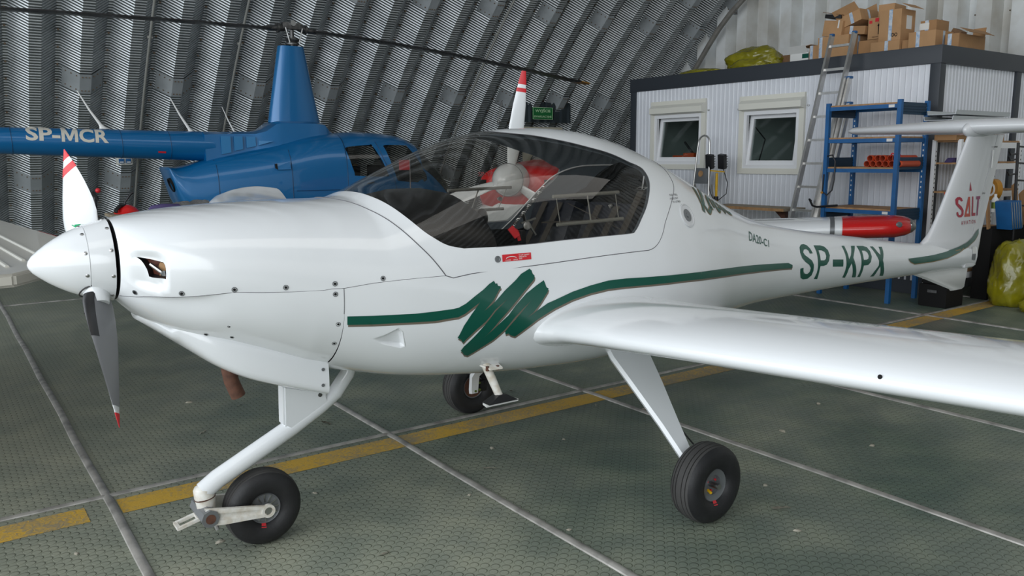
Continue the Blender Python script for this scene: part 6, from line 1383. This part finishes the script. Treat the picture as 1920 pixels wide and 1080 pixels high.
for i, (xb, zb_, xt, zt, s) in enumerate(((1.46, 1.99, 1.21, 2.38, 1), (2.42, 1.95, 2.18, 2.34, 1), (2.93, 1.945, 2.775, 2.25, .6))):
    rings = []
    for t, w in ((0, .060), (.05, .034), (.12, .020), (.5, .013), (1, .006)):
        k = t ** .8; x = xb + (xt - xb) * k; z = zb_ - .02 + (zt - zb_ + .02) * t; rings.append([(x + w * s * math.cos(q * PI / 6), HY + w * s * .5 * math.sin(q * PI / 6), z) for q in range(12)])
    hobj('antenna', loft(rings), M['whitep'], bo if i < 2 else mb, ang=50)
# tail fins and skids
bm = BM(); prism(bm, [(-2.7, 1.9), (-3.0, 1.9), (-3.35, 2.75), (-3.15, 2.75)], -.015, .015, lambda u, v, d: (u, HY + d, v)); prism(bm, [(-2.85, 1.9), (-3.0, 1.9), (-3.2, 1.2), (-3.05, 1.2)], -.015, .015, lambda u, v, d: (u, HY + d, v)); hobj('tail_fin', fix(bm), M['blue'])
for s in (-1, 1):
    bm = BM(); tube(bm, [(2.6, HY + s * 1.0, .045), (5.7, HY + s * 1.0, .045), (6.0, HY + s * 1.0, .16)], .04, 12); hobj('skid', bm, M['alu'])
    for x in (3.3, 5.0): bm = BM(); tube(bm, [(x, HY, .56), (x, HY + s * .5, .50), (x, HY + s * 1.0, .07)], .03, 10); hobj('skid_strut', bm, M['blue'])
# ================================================================= red and white aircraft behind the canopy
RP = thing('low_wing_aircraft', 'red and white low-wing aircraft seen through the canopy, red wingtip behind the tail boom', 'aeroplane', (0, 0, 0))
uf = Vector((-.819, -.57, 0)).normalized(); lf = Vector((.57, -.819, 0)).normalized()     # forward, left wing
HB = Vector((4.02, 2.75, 1.42))
def rp(f, l, z): p = HB + uf * f + lf * l; return (p.x, p.y, z)
bm = BM(); lathe(bm, [(-.16, .155), (-.10, .155), (0, .148), (.06, .128), (.12, .092), (.16, .045), (.175, 0)], HB, uf, 36); spn = obj('spinner', bm, M['white'], RP, ang=40)
bm = BM(); tube(bm, [circle for circle in circle3(HB - uf * .0, uf, .149, 30)], .002, 5, closed=True); obj('spinner_seam', bm, seam, spn)
def rblade(tipz, tipl, tipf, name='propeller_blade', wmax=.062):
    tip = Vector(rp(tipf, tipl, tipz)); root = HB - uf * .05; ax = (tip - root); L = ax.length; ax.normalize(); tang = uf.cross(ax).normalized(); rings = []
    for t, ch, th in ((.12, .035, .03), (.2, .05, .02), (.35, .066, .014), (.5, .068, .010), (.7, .056, .007), (.88, .036, .005), (1.0, .018, .004)):
        a = math.radians(42 - 22 * t); cdv = tang * math.cos(a) + uf * math.sin(a); nd = cdv.cross(ax); c = root + ax * (L * t)
        rings.append([c + cdv * (ch * math.cos(k * PI / 8)) + nd * (th * math.sin(k * PI / 8)) for k in range(16)])
    o = obj(name, loft(rings), M['white'], RP, ang=60)
    n = len(rings) - 1
    for a, b in ((5.0, 6.0), (4.62, 4.82)): obj('tip_band', loft(grow(seg_rings(rings, a, b), 1.06), cap=False), M['lred'], o, ang=60)
    return o
rblade(2.37, .16, 0); rblade(1.13, -.80, .35); rblade(.95, .72, 0)
# fuselage and cowling
def rring(f, w, zt, zb, n=2.8, seg=28):
    r = []
    for k in range(seg):
        a = 2 * PI * k / seg; c, s = math.cos(a), math.sin(a); r.append(rp(f, w * math.copysign(abs(c) ** (2 / n), c), (zt + zb) / 2 + (zt - zb) / 2 * math.copysign(abs(s) ** (2 / n), s)))
    return r
cw_ = obj('cowling', loft([rring(-.17, .20, 1.50, 1.26), rring(-.22, .36, 1.53, 1.14), rring(-.4, .44, 1.55, 1.06), rring(-.9, .48, 1.58, .98), rring(-1.25, .50, 1.60, .95)]), M['red'], RP, ang=50)
obj('lower_cowling', loft([rring(-.20, .20, 1.22, 1.06), rring(-.30, .42, 1.22, .92), rring(-.9, .50, 1.15, .86), rring(-1.3, .53, 1.1, .84)]), M['white'], RP, ang=50)
for s in (-1, 1):
    bm = BM(); box(bm, (0, 0, 0), (.015, .19, .055), bev=.006); bmesh.ops.rotate(bm, matrix=Matrix.Rotation(math.atan2(uf.y, uf.x), 3, 'Z'), verts=bm.verts); bmesh.ops.translate(bm, vec=rp(-.205, s * .27, 1.39), verts=bm.verts); obj('air_intake', bm, M['matblack'], cw_)
text_mesh('cowl_text', 'SP-YKR', lambda u, v: rp(-.19, -.36 + u * .20, 1.45 + v * .04), M['dred'], cw_)
obj('fuselage', loft([rring(-1.25, .50, 1.60, .84), rring(-1.8, .54, 1.62, .80), rring(-2.6, .54, 1.60, .80), rring(-3.6, .40, 1.5, .88), rring(-5.2, .16, 1.32, 1.05)]), M['white'], RP, ang=50)
obj('canopy', loft([rring(-1.5, .30, 1.66, 1.4, 2), rring(-1.9, .42, 1.74, 1.4, 2), rring(-2.4, .42, 1.75, 1.4, 2), rring(-3.0, .30, 1.66, 1.4, 2)]), M['heliglass'], RP, ang=50)
RC = Vector(rp(-1.25, .40, .80)); LT = Vector((7.22, .66, .94)); RT = Vector(rp(-1.25, -2.3, .88))
def rwing(a, b, ch0, ch1, th0, th1):
    rings = []
    back = -uf
    for t in (0, .1, .25, .4, .55, .70, .80, .86, .90, .94, .97, .99, 1.0):
        p = a.lerp(b, t); ch = ch0 + (ch1 - ch0) * t; th = th0 + (th1 - th0) * t; k = 1.0
        if t > .93: k = math.sqrt(max(.02, 1 - ((t - .93) / .075) ** 2))
        rings.append([tuple(p + back * (u * ch * (k ** .5) + (1 - k) * ch * .3) + Vector((0, 0, q * th * k + .02 * (u - u * u) * ch))) for u, q, _ in FO])
    return rings
L_ = rwing(RC, LT, 1.15, .95, .20, .21)
wl2 = obj('wing', loft(L_), M['white'], RP, ang=50)
obj('tip_lens', loft(grow(seg_rings([[Vector(p) for p in r] for r in L_], 10.6, 12.0), 1.012)), M['rim'], wl2, ang=50)
obj('red_tip', loft(grow(seg_rings([[Vector(p) for p in r] for r in L_], 5.9, 10.6), 1.012), cap=False), M['red'], wl2, ang=50)
obj('tip_stripe', loft(grow(seg_rings([[Vector(p) for p in r] for r in L_], 5.55, 5.68), 1.012), cap=False), M['rim'], wl2, ang=50)
nm = Vector((0, 0, 1))
tipc = LT + uf * 0.0
bm = BM(); lathe(bm, [(0, .030), (.012, .034), (.03, .024), (.034, 0)], LT + uf * -.13 + lf * -.05 + Vector((0, 0, .020)), (uf * .8 + lf * .6), 18); obj('position_light', bm, M['steel'], wl2)
bm = BM(); lathe(bm, [(0, .026), (.012, .03), (.026, .02), (.03, 0)], LT + uf * -.02 + lf * -.17 + Vector((0, 0, .03)), (uf * .9 + lf * .3), 18); obj('position_light', bm, M['rim'], wl2)
R_ = rwing(Vector(rp(-1.25, -.40, .80)), RT, 1.15, .95, .17, .13); obj('wing', loft(R_), M['white'], RP, ang=50)
for l, f in ((.95, -1.7), (-.95, -1.7), (0, -.5)):
    bm = BM(); lathe(bm, [(-.05, .07), (-.055, .15), (-.03, .18), (.03, .18), (.055, .15), (.05, .07), (-.05, .07)], rp(f, l, .18), lf, 24); wo = obj('wheel', fix(bm), M['rubber'], RP, ang=40)
    bm = BM(); tube(bm, [rp(f, l, .2), rp(f, l * .5, .86)], .03, 10); obj('gear_leg', bm, M['whitep'], RP)
t = thing('remove_before_flight_flag', 'small red flag on a thin stick seen through the canopy left of the spinner', 'flag', rp(.15, -.9, 0))
bm = BM(); tube(bm, [(0, 0, 0), (0, 0, 1.62)], .006, 6); obj('stick', bm, M['dsteel'], t); bm = BM(); box(bm, (-.055, 0, 1.56), (.11, .006, .09)); obj('flag_cloth', bm, M['lred'], t)
# ================================================================= pale corrugated tailplane at the left edge
ZT_ = 1.12; 
T = thing('parked_aircraft_tailplane', 'pale ribbed tailplane with red edge at the left edge, behind the spinner', 'aeroplane part', (0.1, 1.8, ZT_)); TO = Vector((0.1, 1.8, ZT_))
def tw(u, v): # u 0..1 across to the tip edge on the right, v 0 near .. 1 far
    A_ = Vector((-1.9, .75, ZT_)); B_ = Vector((.10, .80, ZT_)); C_ = Vector((.40, 2.15, ZT_)); E_ = Vector((.205, 4.35, ZT_)); D_ = Vector((-1.9, 4.5, ZT_))
    n = A_.lerp(Vector((-.02, .80, ZT_)), u); f = D_.lerp(E_, u); return n.lerp(f, v)
bm = BM(); rows = []
for i in range(3): pass
pl_ = [(-2.2, .64), (.01, .73), (.16, .95), (.43, 2.20), (.215, 4.50), (-2.2, 4.7)]
prism(bm, pl_, -.03, .03, lambda u, v, d: (u, v, ZT_ + d)); bmesh.ops.bevel(bm, geom=bm.edges[:], offset=.012, segments=2, affect='EDGES'); sk = obj('skin', fix(bm), mat('pale_cream_paint', (.50, .48, .43), .4, coat=.2), T); sk.matrix_parent_inverse = Matrix.Translation(-TO)
for k in range(16):
    x = .17 - .052 * k * 1.6; bm = BM(); ya = 1.0 + max(0, (x - .02)) * 3.2; tube(bm, [(x, ya, ZT_ + .030), (x - .13, ya + 2.4, ZT_ + .030)], .010, 6); o = obj('pressed_rib', bm, mat('rib_cream', (.56, .55, .50), .4) if k == 0 else o.data.materials[0], T); o.matrix_parent_inverse = Matrix.Translation(-TO)
bm = BM(); prism(bm, [(-2.2, .60), (-.06, .74), (-.02, .85), (-2.2, .74)], -.02, .02, lambda u, v, d: (u, v, ZT_ - .015 + d)); o = obj('red_edge', fix(bm), M['red'], T); o.matrix_parent_inverse = Matrix.Translation(-TO)
bm = BM(); prism(bm, [(.30, 3.4), (.43, 2.2), (.50, 2.25), (.38, 3.5)], -.03, .02, lambda u, v, d: (u, v, ZT_ - .02 + d)); o = obj('red_edge', fix(bm), M['red'], T); o.matrix_parent_inverse = Matrix.Translation(-TO)
bm = BM(); box(bm, (-1.2, 2.6, .55), (.18, .18, 1.06)); o = obj('support_stand', bm, M['rim'], T); o.matrix_parent_inverse = Matrix.Translation(-TO)
# ================================================================= table, extinguisher, camera tripod behind the nose
t = thing('side_table', 'low table behind the nose carrying an extinguisher, grey felt and a purple roll', 'table', (1.85, 6.1, 0))
bm = BM(); box(bm, (0, 0, 1.05), (1.16, .44, .03)); obj('table_top', bm, M['wood2'], t)
for sx in (-.2, .5):
    for sy in (-.16, .16): bm = BM(); box(bm, (sx, sy, .52), (.04, .04, 1.04)); obj('leg', bm, M['rim'], t)
bm = BM(); n = 12; V = [[bm.verts.new((1.80 + i * .045, 6.02 + j * .06, 1.072 + (.09 + .02 * math.sin(i * 1.3 + j)) * math.sin(min(1, (i + .4) / 7) * PI / 2) * (1 if 0 < j < 4 else .4))) for j in range(5)] for i in range(n)]
for i in range(n - 1):
    for j in range(4): bm.faces.new((V[i][j], V[i + 1][j], V[i + 1][j + 1], V[i][j + 1]))
bmesh.ops.solidify(bm, geom=bm.faces[:], thickness=.006); tag(obj('grey_felt', bm, M['greyc']), 'grey felt blanket bunched on the table under the helicopter exhaust', 'blanket')
bm = BM(); tube(bm, [(1.64, 5.95, 1.10), (1.67, 5.95, 1.112), (1.78, 5.95, 1.118), (1.94, 5.95, 1.118), (1.98, 5.95, 1.11)], [.012, .034, .042, .036, .012], 12, ell=.9); tag(obj('purple_roll', bm, M['purple']), 'purple rolled cloth lying on the table behind the nose', 'cloth')
t = thing('fire_extinguisher', 'red fire extinguisher with black handle and hose behind the nose', 'fire extinguisher', (1.44, 6.05, 1.0655))
bm = BM(); lathe(bm, [(0, 0), (0, .12), (.02, .125), (.055, .10), (.085, .05), (.095, 0)], (0, 0, 0), (0, 0, 1), 24); obj('body', bm, M['red'], t)
bm = BM(); tube(bm, [(-.01, 0, .08), (-.01, 0, .12), (.05, 0, .20), (.075, 0, .22)], .011, 8); obj('handle', bm, M['black'], t)
bm = BM(); tube(bm, [(-.02, -.02, .08), (-.07, -.06, .085), (-.115, -.10, .05), (-.125, -.11, .022)], .020, 10); obj('hose', bm, M['black'], t)
t = thing('camera_stand', 'black stand with red ball knob just right of the raised propeller blade', 'stand', (1.14, 6.0, 0))
bm = BM(); tube(bm, [(0, 0, .05), (0, 0, 1.28)], .016, 8); tube(bm, [(-.02, 0, 1.30), (.03, 0, 1.22)], .020, 8); obj('pole', bm, M['black'], t)
for k in range(3): bm = BM(); tube(bm, [(0, 0, .4), (math.cos(k * 2.1) * .3, math.sin(k * 2.1) * .3, .012)], .012, 8); obj('leg', bm, M['black'], t)
bm = BM(); bmesh.ops.create_uvsphere(bm, u_segments=16, v_segments=10, radius=.026, matrix=Matrix.Translation((.035, -.01, 1.315))); obj('red_knob', bm, M['lred'], t)
# ================================================================= crumbs on the floor
rnd = random.Random(5)
def crumb(kind):
    bm = BM()
    if kind == 'leaf':
        n = 6; V = [(bm.verts.new((-.04 + .016 * i, -.008 * math.sin(PI * (i + .3) / n), .004 + .007 * abs(math.sin(i * 1.7)))), bm.verts.new((-.04 + .016 * i, .008 * math.sin(PI * (i + .3) / n), .003 + .006 * abs(math.sin(i * 2.3))))) for i in range(n)]
        for a, b in zip(V, V[1:]): bm.faces.new((a[0], b[0], b[1], a[1]))
        bmesh.ops.solidify(bm, geom=bm.faces[:], thickness=.003)
    else:
        bmesh.ops.create_icosphere(bm, subdivisions=2, radius=.012)
        for v in bm.verts: v.co = Vector((v.co.x * (1 + rnd.uniform(-.3, .5)), v.co.y * (1 + rnd.uniform(-.3, .3)), abs(v.co.z) * .6 * (1 + rnd.uniform(-.2, .4))))
    return obj('dry_leaf' if kind == 'leaf' else 'dirt_crumb', bm, M['dust'])
L0 = crumb('leaf'); C0 = crumb('crumb')
leaves = [(1.30, 2.02, .3), (1.62, 1.32, 1.9), (2.42, 1.05, -.2), (2.02, .10, 2.5), (1.14, -.42, .1), (2.83, -1.12, 2.6), (0.95, 1.6, .8), (2.95, 1.2, -.4), (1.0, 3.1, .5), (3.2, .6, .9)]
crumbs = [(1.75, -.12), (2.2, .35), (1.15, .35), (.62, .1), (2.62, .22), (3.1, -.35), (3.0, -.9), (3.75, -.45), (2.7, -1.3), (.75, -.75), (1.35, -1.0), (1.9, -.7), (4.4, -.25), (.1, .35), (1.05, 2.3), (2.75, 1.5), (3.4, .35), (3.95, -.9)]
leaf_l = ['dry leaf scrap behind the nose wheel near the yellow line', 'dry leaf scrap on the yellow line under the nose', 'dry leaf scrap beyond the yellow line near the far main wheel', 'dry leaf scrap in the middle bay between nose wheel and main wheel', 'dry leaf scrap at the bottom left of the middle floor strip', 'dry leaf scrap at the bottom right near the frame edge', 'pale twig lying on the floor below the propeller tip', 'dry leaf scrap beside the crossing of strip and yellow line under the belly', 'farthest dry leaf scrap, beyond the strip behind the nose leg', 'dry leaf scrap just behind the near main leg']
crumb_l = ['dirt crumb right of the nose wheel', 'dirt crumb in the middle bay below the yellow line', 'dirt crumb just behind the nose wheel', 'dirt crumb in front of the tow loop', 'dirt crumb left of the near main wheel', 'large dirt crumb beside the strip right of the near main wheel', 'dirt crumb in front of the near main wheel', 'dirt crumb beyond the near main wheel under the wing', 'dirt crumb at the bottom edge right of the middle', 'dirt crumb below the nose wheel near the bottom edge', 'dirt crumb at the bottom edge in the middle strip', 'reddish dirt crumb on the middle joint strip', 'dirt crumb far right under the wing', 'dirt crumb on the left joint strip', 'dirt crumb beyond the yellow line left of the belly', 'dirt crumb beyond the yellow line behind the belly step', 'dirt crumb under the wing root behind the near main leg', 'dirt crumb at the right edge below the wing']
for i, (x, y, r) in enumerate(leaves):
    o = L0 if i == 0 else L0.copy()
    if i: C.objects.link(o)
    o.location = (x, y, .0005); o.rotation_euler = (0, 0, r); s = .7 + .06 * (i * 7 % 9); o.scale = (s, s, s); tag(o, leaf_l[i], 'leaf', 'dry leaf scraps on the floor')
for i, (x, y) in enumerate(crumbs):
    o = C0 if i == 0 else C0.copy()
    if i: C.objects.link(o)
    o.location = (x, y, .0005); o.rotation_euler = (0, 0, i * 1.1); s = .6 + .08 * (i * 5 % 9); o.scale = (s * 1.3, s, s); tag(o, crumb_l[i], 'dirt crumb', 'dirt crumbs on the floor')
